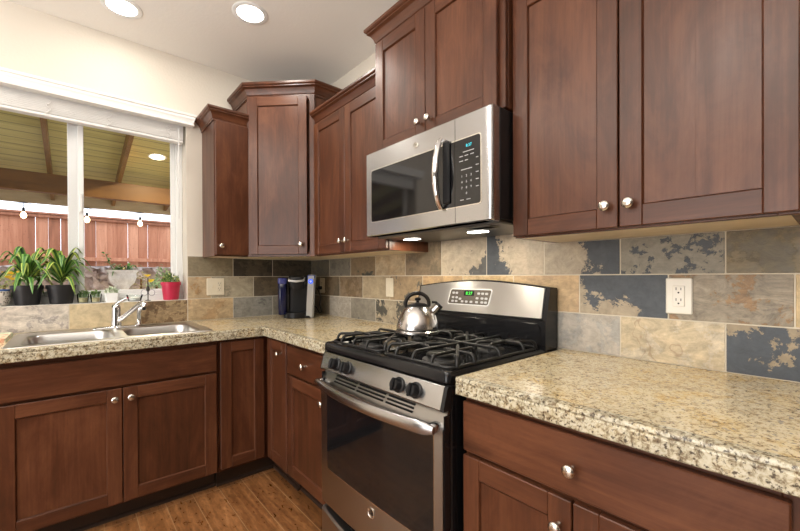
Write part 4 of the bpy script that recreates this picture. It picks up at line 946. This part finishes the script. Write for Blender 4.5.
# stone terraces with an urn, shrubs
m = MB(); r = random.Random(4); NXg, NZg = 150, 9
G = [[(-4.0 + 6.5 * i / NXg, 4.3 + .07 * math.sin(i * 1.3 + j * 2.1) * math.sin(i * .43 + j) + r.uniform(-.03, .03), .9 + .46 * j / NZg + (r.uniform(-.03, .03) if j else 0)) for i in range(NXg + 1)] + [(2.5, 4.93, .9 + .46 * j / NZg), (-4.0, 4.93, .9 + .46 * j / NZg)] for j in range(NZg + 1)]
m.loft(G); struct('terrace_wall_1', m, ROCK, angle=50)
struct('terrace_wall_2', MB().box(-6, 2.45, -.2, 4, 4.3, .96, .03), ROCK); struct('trim_2', MB().box(-6, 2.30, .96, 4, 3.1, 1.02, .01), CAP)
U_ = thing('garden_urn', 'wide pale stone urn with trailing greenery seen through the window', 'planter', (-1.055, 2.62, 1.0205))
m = MB(); m.lathe([(.075, 0), (.080, .02), (.055, .045), (.062, .07), (.115, .13), (.135, .19), (.130, .235), (.150, .262), (.152, .275), (.135, .275), (.12, .25), (.001, .245)], seg=40); m.build('bowl', stains('urn_stone', [(.60, .52, .45), (.82, .76, .70)], 14), U_, angle=35)
m = MB(); r = random.Random(9)
for i in range(46):
    az = r.uniform(0, 2 * PI); leafmesh(m, (r.uniform(-.06, .06), r.uniform(-.06, .06), .25), az, r.uniform(.08, .2), r.uniform(.03, .13), r.uniform(.02, .12), r.uniform(.02, .035), (-9, None), (r.choice([GN, srgb(90, 130, 60), srgb(150, 120, 90)]), r.choice([GN, DG])), 5)
m.cur = {'tint': GN}
m.tube([(-.08, 0, .25), (-.13, 0, .38), (-.155, 0, .46)], .004, 6)
for q in range(7): leafmesh(m, (-.11 - .01 * q, 0, .33 + .022 * q), q * 2.4, .07, .03, .02, .03, (-9, None), (GN, DG), 4)
m.build('greenery', LEAF, U_, angle=60, recalc=False)
def shrub(name, label, loc, rad, ht, n, cols, flowers=None):
    o = thing(name, label, 'shrub', loc); m = MB(); r = random.Random(int(rad * 1e4))
    for i in range(n):
        a = r.uniform(0, 2 * PI); el = math.asin(r.uniform(0, 1)); q = r.uniform(.6, 1)
        leafmesh(m, (rad * q * math.cos(a) * math.cos(el), rad * q * math.sin(a) * math.cos(el), .02 + ht * q * math.sin(el)), a + r.uniform(-1, 1), r.uniform(.03, .07), r.uniform(.0, .03), r.uniform(0, .03), r.uniform(.015, .03), (-9, None), (r.choice(cols), r.choice(cols)), 3)
    m.build('foliage', LEAF, o, angle=60, recalc=False)
    m = MB(); m.tube([(0, 0, 0), (0, 0, ht * .6)], .012, 6); m.build('stem', RAFT, o)
    if flowers:
        m = MB()
        for i in range(flowers[1]): m.lathe([(.004, -.012), (.030, .004), (.034, .014), (.012, .010), (.001, .012)], (flowers[2] + r.uniform(-.05, .05), -rad * .85 + r.uniform(-.04, .02), ht + r.uniform(-.04, .06)), seg=9)
        m.build('blossoms', simple('yellow_blossom', flowers[0], .5), o)
shrub('garden_shrub', 'light green shrub seen just above the red pot', (-.60, 2.84, 1.0205), .11, .33, 170, [srgb(120, 160, 90), srgb(160, 190, 120), srgb(90, 130, 70)])
shrub('garden_shrub', 'grey-green low shrub with yellow blossoms between urn and red pot', (-.735, 2.50, 1.0205), .10, .17, 150, [srgb(150, 180, 140), srgb(120, 160, 110), srgb(180, 196, 160)], (srgb(250, 210, 40), 3, -.11))
shrub('garden_shrub', 'dry tan shrub behind the yellow blossoms', (-.83, 3.02, 1.0205), .11, .28, 130, [srgb(196, 176, 130), srgb(170, 156, 110), srgb(150, 150, 100)])
shrub('garden_shrub', 'yellow-flowered shrub glimpsed behind the left dracaena', (-2.02, 2.60, 1.0205), .14, .20, 150, [srgb(150, 170, 110), srgb(200, 190, 110)], (srgb(245, 205, 60), 7, .06))
# string lights
SL_ = thing('string_lights', 'string of small glowing bulbs along the patio eave', 'string lights', (0, 3.935, 2.165))
m = MB(); xs_ = [-3.2, -2.59, -1.967, -1.341, -.732, -.11, .5]; pts = []
for a, b in zip(xs_, xs_[1:]):
    for j in range(6): t = j / 6; pts.append((a + (b - a) * t, 0, .004 - .02 * 4 * t * (1 - t)))
m.tube(pts, .004, 6); m.build('cord', SLOT, SL_)
for x in xs_[1:-1]:
    m = MB(); m.box(x - .03, -.012, .0, x + .03, .012, .012, .003); m.tube([(x, 0, .004), (x, 0, -.06)], .004, 6); m.lathe([(.012, -.058), (.015, -.075), (.015, -.105), (.010, -.110)], (x, 0, 0), seg=12); s_ = m.build('socket', SLOT, SL_)
    m = MB(); m.lathe([(.010, -.108), (.026, -.135), (.032, -.158), (.026, -.182), (.010, -.196), (.001, -.198)], (x, 0, 0), seg=16); m.build('bulb', BULB, s_, angle=60)
